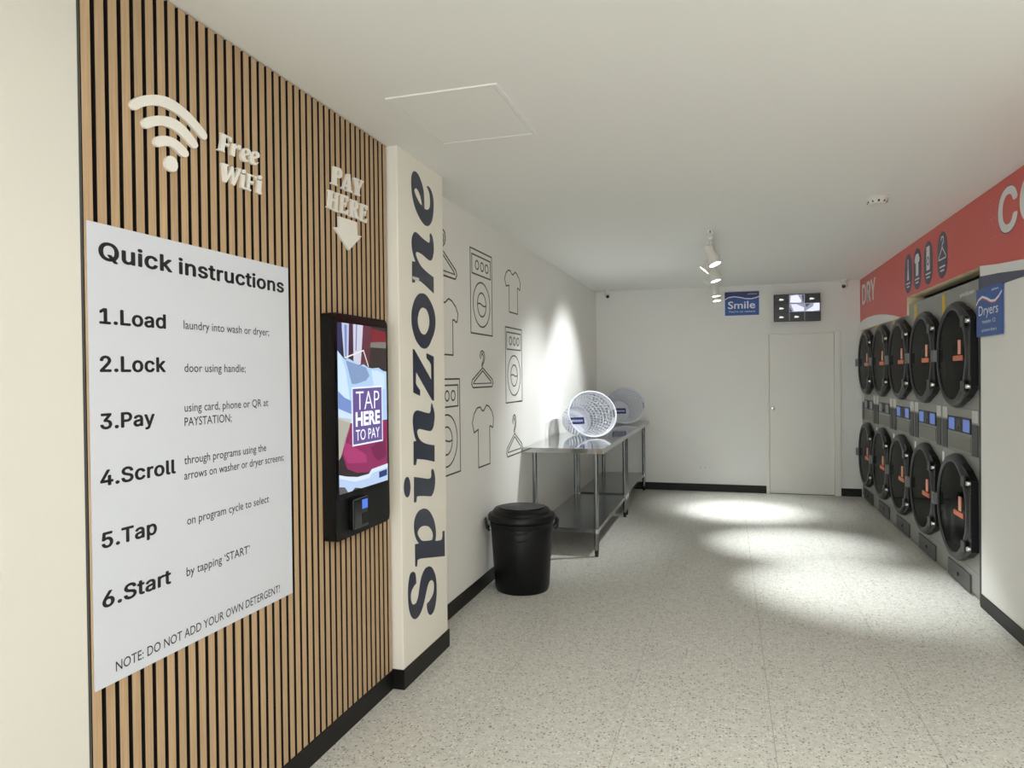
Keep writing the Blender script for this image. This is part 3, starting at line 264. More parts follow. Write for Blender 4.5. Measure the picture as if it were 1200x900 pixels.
# ------------------------------------------------------------------ mesh helpers
class MB:
    def __init__(s): s.v = []; s.f = []; s.sm = []
    def add(s, vs, fs, smooth=False):
        n = len(s.v); s.v += [tuple(v) for v in vs]; s.f += [tuple(i+n for i in f) for f in fs]; s.sm += [smooth]*len(fs); return s
    def box(s, a, b, ch=0.0):
        x0, y0, z0 = [min(p, q) for p, q in zip(a, b)]; x1, y1, z1 = [max(p, q) for p, q in zip(a, b)]
        if ch <= 0:
            v = [(x, y, z) for x in (x0, x1) for y in (y0, y1) for z in (z0, z1)]
            return s.add(v, [(0,1,3,2),(4,6,7,5),(0,4,5,1),(2,3,7,6),(0,2,6,4),(1,5,7,3)])
        bm = bmesh.new(); bmesh.ops.create_cube(bm, size=1)
        for v in bm.verts: v.co = Vector(((x0+x1)/2+v.co.x*(x1-x0), (y0+y1)/2+v.co.y*(y1-y0), (z0+z1)/2+v.co.z*(z1-z0)))
        bmesh.ops.bevel(bm, geom=bm.edges[:], offset=ch, segments=2, affect='EDGES', profile=.5)
        bm.verts.index_update()
        s.add([v.co[:] for v in bm.verts], [[v.index for v in f.verts] for f in bm.faces]); bm.free(); return s
    def lathe(s, prof, o=(0,0,0), ax=(0,0,1), n=32, closed=False, sx=1.0, sy=1.0, up=None, smooth=True):
        ax = Vector(ax).normalized(); u = Vector(up) if up else (Vector((1,0,0)) if abs(ax.x) < .9 else Vector((0,1,0)))
        u = (u-ax*u.dot(ax)).normalized(); w = ax.cross(u); o = Vector(o); vs = []
        for (r, h) in prof:
            for k in range(n):
                t = 2*math.pi*k/n; vs.append(o+ax*h+u*(r*sx*math.cos(t))+w*(r*sy*math.sin(t)))
        fs = []; m = len(prof)
        for i in range(m if closed else m-1):
            j = (i+1) % m
            for k in range(n): fs.append((i*n+k, i*n+(k+1)%n, j*n+(k+1)%n, j*n+k))
        if not closed:
            if prof[0][0] > 1e-6: fs.append(tuple(range(n))[::-1])
            if prof[-1][0] > 1e-6: fs.append(tuple((m-1)*n+k for k in range(n)))
        return s.add(vs, fs, smooth)
    def tube(s, p, q, r, n=16, r2=None):
        p = Vector(p); q = Vector(q); L = (q-p).length
        return s.lathe([(r, 0), (r if r2 is None else r2, L)], p, q-p, n)
    def path(s, pts, r, n=8, closed=False):
        pts = [Vector(p) for p in pts]; N = len(pts); vs = []; fs = []
        for i, p in enumerate(pts):
            a = pts[(i-1) % N] if (closed or i > 0) else p; b = pts[(i+1) % N] if (closed or i < N-1) else p
            t = (b-a).normalized(); u = t.orthogonal().normalized()
            if i: u = (pu-t*pu.dot(t)).normalized()
            pu = u; w = t.cross(u)
            for k in range(n):
                g = 2*math.pi*k/n; vs.append(p+u*r*math.cos(g)+w*r*math.sin(g))
        for i in range(N if closed else N-1):
            j = (i+1) % N
            for k in range(n): fs.append((i*n+k, i*n+(k+1)%n, j*n+(k+1)%n, j*n+k))
        if not closed: fs += [tuple(range(n))[::-1], tuple((N-1)*n+k for k in range(n))]
        return s.add(vs, fs, True)
    def poly(s, loops, fn, d0, d1):
        """2D loops (outer + holes), fn(a, b, depth) -> point; solid between depths d0 (back) and d1 (front)"""
        l3 = [[Vector((a, b, 0)) for a, b in lp] for lp in loops]
        flat = [p for lp in l3 for p in lp]; tris = tessellate_polygon(l3); n = len(flat); vs = []; fs = []
        for p in flat: vs.append(fn(p.x, p.y, d1))
        for p in flat: vs.append(fn(p.x, p.y, d0))
        for t in tris: fs.append(tuple(t)); fs.append(tuple(i+n for i in reversed(t)))
        k = 0
        for lp in l3:
            m = len(lp)
            for i in range(m): a, b = k+i, k+(i+1) % m; fs.append((a, b, b+n, a+n))
            k += m
        return s.add(vs, fs)
    def strip(s, pts, w, fn, d0, d1, closed=True):
        """2D polyline of width w"""
        P = [Vector((a, b)) for a, b in pts]; N = len(P); vs = []; fs = []
        for i, p in enumerate(P):
            a = P[(i-1) % N] if (closed or i) else p; b = P[(i+1) % N] if (closed or i < N-1) else p
            t1 = (p-a).normalized() if (p-a).length > 1e-9 else (b-p).normalized(); t2 = (b-p).normalized() if (b-p).length > 1e-9 else t1
            n1 = Vector((-t1.y, t1.x)); n2 = Vector((-t2.y, t2.x)); nn = (n1+n2)
            nn = nn.normalized() if nn.length > 1e-6 else n1
            k = w/2/max(.5, nn.dot(n1)); q0 = p+nn*k; q1 = p-nn*k
            vs += [fn(q0.x, q0.y, d1), fn(q1.x, q1.y, d1), fn(q0.x, q0.y, d0), fn(q1.x, q1.y, d0)]
        for i in range(N if closed else N-1):
            j = (i+1) % N; a, b = 4*i, 4*j
            fs += [(a, a+1, b+1, b), (a, b, b+2, a+2), (a+1, a+3, b+3, b+1)]
        return s.add(vs, fs)
    def mesh(s, name, m, fixn=True):
        me = bpy.data.meshes.new(name); me.from_pydata([tuple(v) for v in s.v], [], s.f)
        me.polygons.foreach_set('use_smooth', s.sm)
        if fixn:
            bm = bmesh.new(); bm.from_mesh(me); bmesh.ops.recalc_face_normals(bm, faces=bm.faces); bm.to_mesh(me); bm.free()
        me.materials.append(M[m] if isinstance(m, str) else m); me.update()
        if any(s.sm):
            try: me.set_sharp_from_angle(angle=R(40))
            except Exception: pass
        return me
    def obj(s, name, m, parent=None, loc=None, **kw):
        o = bpy.data.objects.new(name, s.mesh(name, m)); C.objects.link(o)
        if loc: o.location = loc
        if parent:
            o.parent = parent
            if not kw.pop('local', False) and parent.location.length > 0:
                o.matrix_parent_inverse = Matrix.Translation(-parent.location)
        for k, v in kw.items():
            if k != 'local': o[k] = v
        return o
def tag(o, label, cat=None, group=None, kind=None):
    if label: o['label'] = label
    if cat: o['category'] = cat
    if group: o['group'] = group
    if kind: o['kind'] = kind
    return o
def thing(name, label, cat, loc=(0, 0, 0), group=None):
    o = bpy.data.objects.new(name, None); o.empty_display_size = .1; C.objects.link(o); o.location = loc
    return tag(o, label, cat, group)
def struct(name, mb, m, label=None, cat=None):
    o = mb.obj(name, m); o['kind'] = 'structure'
    return tag(o, label, cat)
# wall frames: fn(a, b, depth)
LX = lambda x: (lambda a, b, d: (x+d, a, b))          # left wall, a = y, text runs +y
RX = lambda x: (lambda a, b, d: (x-d, -a, b))         # right wall, a = -y, text runs towards the camera
BY = lambda y: (lambda a, b, d: (a, y-d, b))          # back wall, a = x
_cache = {}
def text_mesh(s, off=0.0, shear=0.0):
    k = (s, off, shear)
    if k in _cache: return _cache[k]
    cu = bpy.data.curves.new('text', 'FONT'); cu.body = s; cu.size = 1; cu.offset = off; cu.shear = shear; cu.resolution_u = 3
    o = bpy.data.objects.new('text', cu); C.objects.link(o)
    dg = bpy.context.evaluated_depsgraph_get(); me = bpy.data.meshes.new_from_object(o.evaluated_get(dg))
    vs = [v.co[:2] for v in me.vertices]; fs = [tuple(p.vertices) for p in me.polygons]
    bpy.data.objects.remove(o); bpy.data.curves.remove(cu); bpy.data.meshes.remove(me)
    _cache[k] = (vs, fs); return vs, fs
def cap_h(): 
    vs, _ = text_mesh('H'); return max(v[1] for v in vs)-min(v[1] for v in vs)
CAP = cap_h()
def text(mb, s, fn, a0, a1, b0, cap, d, off=0.0, shear=0.0, thick=0.0):
    """text from a0 to a1 with its baseline at b0 and capital height cap, lying at depth d"""
    vs, fs = text_mesh(s, off, shear)
    x0 = min(v[0] for v in vs); x1 = max(v[0] for v in vs); sx = (a1-a0)/(x1-x0); sy = cap/CAP
    P = [(a0+(v[0]-x0)*sx, b0+v[1]*sy) for v in vs]
    mb.add([fn(a, b, d+thick) for a, b in P], fs)
    if thick:
        n = len(P); ed = {}
        for f in fs:
            for i in range(len(f)):
                e = (f[i], f[(i+1) % len(f)]); ed[e] = 1
        be = [e for e in ed if (e[1], e[0]) not in ed]
        mb.add([fn(a, b, d+thick) for a, b in P]+[fn(a, b, d) for a, b in P], [(a, b, b+n, a+n) for a, b in be])
    return mb
def bold_text(mk, s, fn, a0, a1, b0, cap, d0, d1):
    """heavy lettering from the stored glyph outlines; mk(mesh_builder) makes each letter its own part"""
    x = 0; pl = []
    for c in s:
        if c == ' ': x += .17; continue
        adv, gs = GLYPHS[c]; pl.append((x, gs)); x += adv+.022
    xs = [ox+p[0]/1000 for ox, gs in pl for g_ in gs for lp in g_ for p in lp]; e = 27; x0, x1 = min(xs)-e/1000, max(xs)+e/1000; sx = (a1-a0)/(x1-x0); sy = cap/(GCAP+e*.0014); b0 += e*.0007*sy
    for ox, gs in pl:
        vs_, fs_ = [], []
        for g_ in gs:
            n0 = len(vs_); vs_ += [p for lp in g_ for p in lp]
            fs_ += [tuple(i+n0 for i in t) for t in tessellate_polygon([[Vector((p[0], p[1], 0)) for p in lp] for lp in g_])]
        m = MB()
        for i_, (du, dv) in enumerate(((0, 0), (e, 0), (-e, 0), (0, e*.7), (0, -e*.7), (e*.7, e*.5), (-e*.7, e*.5), (e*.7, -e*.5), (-e*.7, -e*.5))):
            m.add([fn(a0+(ox+(p[0]+du)/1000-x0)*sx, b0+(p[1]+dv)/1000*sy, d1+i_*4e-6) for p in vs_], fs_)
        mk(m)
def ell(cx, cy, rx, ry, n=28): return [(cx+rx*math.cos(2*math.pi*k/n), cy+ry*math.sin(2*math.pi*k/n)) for k in range(n)]
def rect(a0, b0, a1, b1): return [(a0, b0), (a1, b0), (a1, b1), (a0, b1)]

# ------------------------------------------------------------------ setting
H = 2.7; XL = -1.72; XP = -1.55; XS = -1.605; XR = 1.594; D = 9.7; YF = -3.4; ZB = 0.0985
mb = MB().box((-2.1, YF-.1, -.12), (2.6, D+.1, -.0025)); floor = struct('floor', mb, 'joint', 'pale grey speckled vinyl floor of the laundry')
cols = [-1.74, -1.10, -.46, .18, .82, 1.46, 2.10, 2.5]; offs = [4.9, 3.3, 3.69, 4.9, 4.33, 3.0, 4.0]; TL = 1.92
for i in range(7):
    y = offs[i]-TL*8
    while y < D:
        a, b = max(y, YF), min(y+TL, D); y += TL
        if b-a < .02: continue
        g = .0008
        MB().box((cols[i]+g, a+g, -.0025), (cols[i+1]-g, b-g, 0)).obj('floor_tile', 'floor', floor)
struct('ceiling', MB().box((-2.1, YF-.1, H), (2.6, D+.1, H+.1)), 'ceiling', 'plain white ceiling over the whole laundry')
struct('wall_back', MB().box((-2.1, D, 0), (.479, D+.12, H)).box((1.363, D, 0), (2.6, D+.12, H)).box((.479, D, 2.073), (1.363, D+.12, H)), 'wall_back', 'plain off-white wall at the far end of the room')
struct('wall_left', MB().box((XL-.12, 3.78, 0), (XL, D, H)).box((XL-.12, 3.195, 0), (-1.63, 3.195+.2, H)).box((XL-.2, 1.447, 0), (-1.632, 3.2, H)), 'wall', 'white wall with line drawings behind the folding tables')
pil = struct('trim_1', MB().box((XL-.05, 3.195, 0), (XP, 3.78, H), .004), 'wall_warm', 'cream pillar carrying large navy lettering beside the slat panel')
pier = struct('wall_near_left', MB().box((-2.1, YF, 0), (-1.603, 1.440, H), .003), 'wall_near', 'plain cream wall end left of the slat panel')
struct('wall_right', MB().box((XR, YF, 0), (XR+.12, 5.22, H)).box((XR, 5.22, 0), (2.4, 5.34, H)).box((2.4, 5.22, 0), (2.5, D, H)), 'wall', 'cream wall right of the dryers')
# bulkhead over the dryers (two heights)
struct('trim_2', MB().box((XR, 5.34, 2.237), (XR+.14, 7.32, H)).box((XR, 7.32, 2.07), (XR+.14, D, H)), 'reveal', 'cream bulkhead over the row of dryers')
# shopfront behind the camera
fr = struct('window_1', MB().box((-1.9, YF, 0), (-1.6, YF+.08, H)).box((1.5, YF, 0), (1.7, YF+.08, H)).box((-1.9, YF, 2.55), (1.7, YF+.08, H)).box((-.05, YF, .1), (.05, YF+.08, 2.55)).box((-1.9, YF, 0), (1.7, YF+.08, .12)), 'black_plastic', 'dark shopfront window frame behind the viewer')
# baseboards
struct('baseboard_left', MB().box((XL-.01, 3.79, 0), (XL+.008, D-.001, ZB), .002), 'black_base', 'black skirting along the drawn-on white wall')
struct('baseboard_back', MB().box((XL+.008, D-.008, 0), (.479, D+.01, ZB), .002).box((1.363, D-.008, 0), (1.60, D+.01, ZB), .002), 'black_base', 'black skirting along the far wall')
struct('baseboard_pillar', MB().box((XP-.12, 3.187, 0), (XP+.008, 3.788, ZB), .002), 'black_base', 'black skirting wrapping the lettered pillar')
struct('baseboard_slats', MB().box((XS-.03, 1.447, 0), (XS+.002, 3.19, ZB-.001), .002), 'black_base', 'black skirting under the wooden slat panel')
struct('baseboard_right', MB().box((XR-.008, YF+.1, 0), (XR+.01, 5.342, .088), .002), 'black_base', 'black skirting along the near right wall')
# door
dr = struct('door_1', MB().box((.521, D+.012, .006), (1.29, D+.05, 2.052), .003), 'door', 'flush white door in the far wall')
dr['category'] = 'door'
MB().box((.479, D-.004, 0), (.518, D+.10, 2.073), .002).box((1.293, D-.012, 0), (1.363, D+.10, 2.073), .002).box((.479, D-.006, 2.055), (1.363, D+.10, 2.073+.004), .002).obj('door_frame', 'door', dr)
MB().lathe([(.026, 0), (.026, .006), (.012, .008), (.011, .04), (.024, .045), (.026, .06), (.018, .07), (0, .072)], (.56, D+.012, 1.10), (0, -1, 0), 20).obj('door_handle', 'silver', dr)

# ------------------------------------------------------------------ slat panel with its lettering
sp = thing('slat_wall_panel', 'tall oak veneer panel of narrow vertical slats on black felt', 'wall panel', (-1.63, 2.3, 0))
MB().box((-1.631, 1.448, ZB), (-1.622, 3.194, H-.002)).obj('felt_backing', 'felt', sp)
n = 40; pitch = (3.193-1.4505)/n
slat_mesh = None
for k in range(n):
    if slat_mesh is None:
        slat_mesh = MB().box((-.0085, -.0147, 0), (.0085, .0147, H-ZB-.003)).mesh('slat', 'wood')
        slat_mesh.materials.append(M['felt'])
        for p in slat_mesh.polygons:
            if abs(p.normal.y) > .5: p.material_index = 1
    o = bpy.data.objects.new('slat', slat_mesh); C.objects.link(o); o.parent = sp
    o.matrix_parent_inverse = Matrix.Translation(-sp.location)
    o.location = (XS-.0085, 1.4505+pitch*k+.0155, ZB)
struct('trim_3', MB().box((-1.66, 1.4395, 0), (-1.606, 1.4500, H), .001), 'dark_grey', 'dark edge strip between the cream wall and the slats')

i = 0
spin = OUTLINES[:9]; free = OUTLINES[9:13]; wifi = OUTLINES[13:19]; pay = OUTLINES[19:22]; here = OUTLINES[22:26]; arrow = OUTLINES[26]; sym = OUTLINES[27:]
def letters(root, items, fn, d0, d1, m, part='letter'):
    for nm, loops in items:
        MB().poly(loops, fn, d0, d1).obj(part if nm != 'dot' else 'dot', m, root)
f = LX(XS)
t = thing('wifi_symbol', 'white raised wireless symbol of three arcs over a dot on the slats', 'wall sign', (XS, 1.76, 2.3))
letters(t, sym, f, .0006, .010, 'letter', 'arc')
t = thing('wall_lettering', 'white raised serif words Free WiFi on the wooden slats', 'lettering', (XS, 2.1, 2.3))
letters(t, free+wifi, f, .0006, .010, 'letter')
t = thing('wall_lettering', 'white raised serif words PAY HERE above the payment screen', 'lettering', (XS, 2.82, 2.37))
letters(t, pay+here, f, .0006, .010, 'letter')
tag(MB().poly(arrow[1], f, .0006, .010).obj('arrow_sign', 'letter'), 'white raised arrow pointing down to the payment screen', 'wall sign')
t = thing('wall_lettering', 'large navy italic word Spinzone running up the cream pillar', 'lettering', (XP, 3.45, 1.5))
letters(t, spin, LX(XP), .0005, .0022, 'navy')
MB().poly([rect(3.352, 2.060, 3.435, 2.075)], LX(XP), .0023, .003).obj('tape_strip', 'tape', t, label='shiny strip of clear tape')

# poster
ps = thing('instruction_poster', 'large white Quick instructions poster on the wooden slats', 'poster', (XS, 1.9, 1.36))
MB().box((XS+.0006, 1.457, .732), (XS+.005, 2.345, 1.975), .0005).obj('poster_sheet', 'poster', ps)
f = LX(XS+.0052)
T = [("Quick instructions", 1.490, 2.316, 1.877, .050, 1), ("1.Load", 1.489, 1.724, 1.706, .043, 1), ("laundry into wash or dryer;", 1.796, 2.221, 1.711, .026, 0),
     ("2.Lock", 1.488, 1.721, 1.577, .044, 1), ("door using handle;", 1.796, 2.086, 1.578, .026, 0), ("3.Pay", 1.486, 1.675, 1.423, .043, 1),
     ("using card, phone or QR at", 1.794, 2.210, 1.455, .026, 0), ("PAYSTATION;", 1.793, 2.010, 1.411, .026, 0), ("4.Scroll", 1.483, 1.754, 1.271, .043, 1),
     ("through programs using the", 1.789, 2.194, 1.293, .026, 0), ("arrows on washer or dryer screens;", 1.788, 2.300, 1.246, .026, 0),
     ("5.Tap", 1.484, 1.676, 1.104, .043, 1), ("on program cycle to select", 1.797, 2.206, 1.105, .026, 0), ("6.Start", 1.483, 1.728, .944, .044, 1),
     ("by tapping \u2018START\u2019", 1.791, 2.094, .947, .027, 0), ("NOTE: DO NOT ADD YOUR OWN DETERGENT!", 1.523, 2.263, .760, .027, 0)]
for s, a, b, z, cap, bold in T:
    if bold: bold_text(lambda m: m.obj('printed_letter', 'ink', ps), s, f, a, b, z, cap, .0, .0002)
    else: text(MB(), s, f, a, b, z, cap, .0001, off=.004).obj('printed_text', 'ink_soft', ps)

# ------------------------------------------------------------------ payment kiosk
KX = -1.545
ks = thing('payment_kiosk', 'black wall-mounted payment screen showing TAP HERE TO PAY', 'payment kiosk', (XS, 2.815, .87))
def rrect(a0, b0, a1, b1, r, n=5):
    o = []
    for cx, cy, s in ((a1-r, b1-r, 0), (a0+r, b1-r, 1), (a0+r, b0+r, 2), (a1-r, b0+r, 3)):
        for k in range(n+1): t = (s+k/n)*math.pi/2; o.append((cx+r*math.cos(t), cy+r*math.sin(t)))
    return o
f = LX(0)
bm_ = MB().poly([rrect(2.570, .872, 3.060, 1.826, .028)], f, XS+.001, KX-.006)
bm_.poly([rrect(2.574, .876, 3.056, 1.822, .026)], f, KX-.0062, KX)
bm_.obj('housing', 'black_plastic', ks)
MB().poly([rrect(2.578, 1.045, 3.052, 1.818, .022)], LX(KX), .0002, .0015).obj('front_glass', 'black_gloss', ks)
s0, s1, z0, z1 = 2.598, 3.036, 1.068, 1.786
f = LX(KX+.0016)
K = lambda s, t: (s0+(s1-s0)*s, z1-(z1-z0)*t)
G = {}
def g(c, s=1.0):
    k = (c, s)
    if k not in G: G[k] = glow('screen_%02x%02x%02x' % c, srgb(*c), s)
    return G[k]
scr = MB().poly([[K(0, 0), K(1, 0), K(1, 1), K(0, 1)]], f, 0, .0005).obj('screen', g((46, 34, 38)), ks, label='lit screen with laundry picture')
def sl(name, pts, c, d, s=1.0): MB().poly([[K(*p) for p in pts]], f, d-.0002, d).obj(name, g(c, s), scr)
L1, L2, L3, L4, L5 = .0008, .0011, .0014, .0017, .0020
def sq(name, pts, c, d, s=1.0): sl(name, [(p, q*.53) for p, q in pts], c, d, s)
sq('picture_area', [(0, 0), (.09, 0), (.06, .42), (0, .38)], (40, 44, 84), L1)
sq('picture_area', [(.08, 0), (.22, 0), (.20, .42), (.12, .38)], (190, 200, 232), L1)
sq('picture_area', [(.13, .02), (.18, .02), (.17, .40), (.14, .40)], (120, 140, 190), L2)
sq('picture_area', [(.22, 0), (.30, 0), (.29, .44), (.20, .42)], (70, 34, 58), L1)
sq('picture_area', [(.30, 0), (.50, 0), (.46, .34), (.44, .46), (.30, .46)], (206, 206, 226), L1)
sq('picture_area', [(.36, 0), (.38, 0), (.36, .30), (.34, .30)], (120, 120, 160), L2)
sq('picture_area', [(.50, 0), (.67, 0), (.62, .5), (.44, .46)], (96, 48, 62), L1)
sq('picture_area', [(.67, .02), (1, .05), (1, .17), (.66, .19)], (122, 28, 42), L1)
sq('picture_area', [(.66, .19), (1, .17), (1, .25), (.64, .25)], (122, 118, 112), L1)
sq('picture_area', [(.64, .25), (1, .25), (1, .56), (.62, .50)], (52, 42, 40), L1)
sl('laundry_picture', [(0, .165), (.06, .19), (.14, .215), (.22, .21), (.33, .23), (.42, .25), (.5, .24), (.60, .26), (.68, .265), (.82, .26), (.92, .28), (1, .285), (1, .62), (.9, .62), (.6, .60), (.25, .56), (0, .50)], (176, 208, 240), L2)
sl('laundry_picture', [(0, .165), (.06, .19), (.14, .27), (.20, .40), (.22, .48), (0, .47)], (206, 230, 250), L3)
sl('laundry_picture', [(0, .40), (.12, .44), (.24, .46), (.24, .54), (0, .50)], (120, 146, 206), L4)
sl('bag_picture', [(.15, .22), (.30, .235), (.55, .26), (.62, .31), (.55, .34), (.35, .36), (.26, .36)], (132, 156, 196), L3)
sl('laundry_picture', [(.66, .275), (.80, .28), (.95, .30), (.96, .40), (.72, .40)], (206, 228, 250), L3)
MB().strip([K(.13, .205), K(.50, .155), K(.60, .255)], .006, f, L4-.0002, L4, closed=False).obj('bag_outline', g((232, 236, 226)), scr)
sl('laundry_picture', [(0, .50), (.28, .54), (.28, .60), (0, .56)], (206, 226, 246), L3)
sl('laundry_picture', [(0, .55), (.24, .57), (.20, .62), (.10, .72), (.04, .78), (0, .80)], (176, 174, 160), L3)
sl('red_cloth_picture', [(.22, .60), (1, .60), (1, .90), (.62, .90), (.58, .915), (.35, .90), (.15, .86), (.06, .77), (.10, .69)], (142, 38, 92), L3)
sl('red_cloth_picture', [(.08, .76), (.12, .70), (.30, .74), (.52, .80), (.55, .85), (.35, .84), (.16, .83)], (170, 56, 112), L4)
sl('red_cloth_picture', [(.62, .76), (.95, .72), (.98, .84), (.80, .86), (.70, .83)], (116, 26, 74), L4)
sl('basket_picture', [(0, .885), (.14, .905), (.35, .925), (.58, .925), (.64, .90), (1, .89), (1, 1), (.42, 1), (.30, .985), (.24, 1), (.12, 1), (0, .97)], (184, 206, 238), L3)
sl('basket_picture', [(0, .885), (.14, .905), (.35, .925), (.58, .925), (.64, .90), (1, .89), (1, .915), (.66, .925), (.58, .95), (.30, .95), (0, .905)], (216, 230, 248), L4)
sl('picture_area', [(0, .955), (.10, .965), (.16, 1), (0, 1)], (92, 88, 96), L4)
sl('label_picture', [(.80, .93), (.98, .925), (.98, .965), (.80, .97)], (30, 52, 112), L5)
sl('purple_area', [(.27, .385), (.88, .38), (.88, .725), (.27, .725)], (104, 84, 146), L5)
f2 = LX(KX+.0016)
MB().strip([K(.26, .385), K(.885, .38), K(.885, .73), K(.26, .73)], .007, f2, .0022, .0024).obj('white_frame', g((226, 236, 246), 1.1), scr)
wt = g((236, 242, 250), 1.2)
def st(s, x0, x1, b, c, off):
    a = K(x0, b); e = K(x1, b)
    text(MB(), s, f2, a[0], e[0], a[1], c*(z1-z0), .0027, off=off).obj('screen_text', wt, scr)
st('TAP', .33, .82, .52, .115, -.012)
st('HERE', .32, .83, .615, .080, .035)
st('TO PAY', .32, .82, .705, .065, 0)
text(MB(), 'payment', LX(KX+.0016), 2.80, 2.90, 1.052, .009, .0001).obj('printed_text', 'dark_grey', ks) if False else None
rd = MB().box((KX-.001, 2.672, .905), (KX+.028, 2.80, 1.035), .006).obj('card_reader', 'black_gloss', ks)
MB().box((KX+.028, 2.742, .985), (KX+.0295, 2.788, 1.025)).obj('reader_screen', g((78, 122, 226), 1.0), rd)
MB().box((KX+.028, 2.742, .918), (KX+.030, 2.79, .965), .001).obj('reader_keypad', 'ring_dark', rd)

# ------------------------------------------------------------------ line drawings on the left wall
f = LX(XL); LW = .0105
def closedmb(): return MB()
def washer(a0, b0, a1, b1, label, crop=None):
    w, h = a1-a0, b1-b0; q = lambda s, t: (a0+w*s, b1-h*t); m = MB()
    def st_(pts, c=True):
        m.strip(pts, LW, f, .0003, .0012, closed=c)
    st_([q(0, 0), q(1, 0), q(1, 1), q(0, 1)]); st_([q(.07, .065), q(.93, .065), q(.93, .29), q(.07, .29)])
    for s in (.30, .53, .75):
        c = q(s, .175); st_(ell(c[0], c[1], w*.075, h*.052, 16))
    c = q(.5, .64); st_(ell(c[0], c[1], w*.39, h*.27, 40)); st_(ell(c[0], c[1], w*.20, h*.145, 28))
    st_([q(.5+.20*math.cos(0)*x, .64+.012*math.sin(x*3.1)) for x in [k/6 for k in range(-6, 7)]], False)
    return tag(m.obj('washer_drawing', 'line'), label, 'wall drawing', 'laundry line drawings')
def shirt(a0, b0, a1, b1, label):
    w, h = a1-a0, b1-b0; q = lambda s, t: (a0+w*s, b1-h*t)
    pts = [(.36, .02), (.44, .08), (.52, .09), (.60, .04), (.66, 0), (.78, .03), (.92, .12), (1, .24), (.97, .38), (.93, .40), (.85, .36), (.80, .37), (.80, 1), (.26, 1), (.26, .38), (.16, .40), (.08, .42), (0, .26), (.08, .12), (.22, .03)]
    return tag(MB().strip([q(*p) for p in pts], LW, f, .0003, .0012).obj('shirt_drawing', 'line'), label, 'wall drawing', 'laundry line drawings')
def hanger(a0, b0, a1, b1, label):
    w, h = a1-a0, b1-b0; q = lambda s, t: (a0+w*s, b1-h*t); m = MB()
    for pts, c in (([(.5, .46), (.5, .40), (.56, .32), (.60, .20), (.58, .08), (.50, .02), (.42, .06), (.38, .16), (.42, .24)], False), ([(.46, .46), (.46, .40), (.52, .30), (.54, .18), (.50, .09), (.46, .12), (.45, .18)], False),
                   ([(.5, .48), (.96, .80), (1, .90), (.94, 1), (.06, 1), (0, .90), (.04, .80)], True), ([(.5, .56), (.88, .84), (.92, .90), (.08, .90), (.12, .84)], True)):
        m.strip([q(*p) for p in pts], LW, f, .0003, .0012, closed=c)
    return tag(m.obj('hanger_drawing', 'line'), label, 'wall drawing', 'laundry line drawings')
washer(4.685, 1.862, 5.160, 2.463, 'line drawing of a washing machine, highest of the three washers')
washer(5.493, 1.335, 5.968, 1.955, 'line drawing of a washing machine, nearest the folding table')
washer(3.975, .920, 4.450, 1.539, 'line drawing of a washing machine cut off by the lettered pillar')
shirt(5.490, 2.085, 5.945, 2.438, 'line drawing of a shirt, top right above the right washer')
shirt(4.690, .895, 5.165, 1.340, 'line drawing of a shirt, lowest, below the middle hanger')
shirt(3.960, 1.696, 4.435, 2.06, 'line drawing of a shirt half hidden by the lettered pillar')
hanger(4.685, 1.475, 5.165, 1.748, 'line drawing of a hanger between the high washer and the low shirt')
hanger(5.490, .893, 5.960, 1.235, 'line drawing of a hanger just above the folding table corner')
hanger(3.940, 2.200, 4.425, 2.50, 'line drawing of a hanger, topmost, cut off by the pillar')

# ------------------------------------------------------------------ red banner on the bulkhead
bn = thing('banner', 'long red banner with white DRY and CO lettering above the dryers', 'banner', (XR, 5.5, 2.45))
f = RX(XR); yl, yr = -9.695, -3.2
low = [(yr, 2.08), (-4.631, 2.079), (-4.923, 2.077), (-5.337, 2.05), (-5.337, 2.237), (-7.322, 2.237), (-7.322, 2.072), (yl, 2.072)]
MB().poly([[(yl, 2.697), (yl, 2.072), (-7.322, 2.072), (-7.322, 2.238), (-5.337, 2.238), (-5.336, 2.20), (-4.63, 2.15), (yr, 2.05), (yr, 2.697)]], f, .0003, .003).obj('red_panel', 'banner_red', bn)
MB().poly([[(yl, 2.165), (-9.50, 2.188), (-9.2, 2.197), (-8.81, 2.191), (-8.50, 2.176), (-8.23, 2.155), (-7.88, 2.118), (-7.60, 2.080), (-7.56, 2.072), (yl, 2.072)]], f, .0031, .0045).obj('white_wave', 'banner_white', bn)
MB().poly([[(-5.337, 2.24), (-5.0, 2.205), (-4.63, 2.176), (-4.1, 2.14), (yr, 2.09), (yr, 2.02), (-4.1, 2.085), (-4.63, 2.117), (-5.0, 2.150), (-5.337, 2.171)]], f, .0031, .0045).obj('white_wave', 'banner_white', bn)
MB().poly([[(-5.337, 2.171), (-5.0, 2.150), (-4.63, 2.117), (-4.1, 2.085), (yr, 2.02), (yr, 1.935), (-4.1, 2.045), (-4.63, 2.079), (-4.92, 2.077), (-5.337, 2.05)]], f, .0031, .0045).obj('navy_wave', 'banner_navy', bn)
bold_text(lambda m: m.obj('printed_letter', 'banner_white', bn), 'DRY', f, -9.56, -8.74, 2.372, .245, .0031, .0036)
bold_text(lambda m: m.obj('letter_outline', 'banner_navy', bn), 'CO', f, -5.018, -4.352, 2.366, .274, .0031, .0034)
bold_text(lambda m: m.obj('printed_letter', 'banner_white', bn), 'CO', f, -5.01, -4.36, 2.372, .262, .0036, .0040)
m = MB()
for z_ in (2.385, 2.505):
    m.strip(rect(-5.155, z_, -5.045, z_+.112), .004, f, .0032, .0038); m.strip(ell(-5.10, z_+.05, .036, .036, 18), .004, f, .0032, .0038)
m.obj('outline_symbol', 'sign_pink', bn)
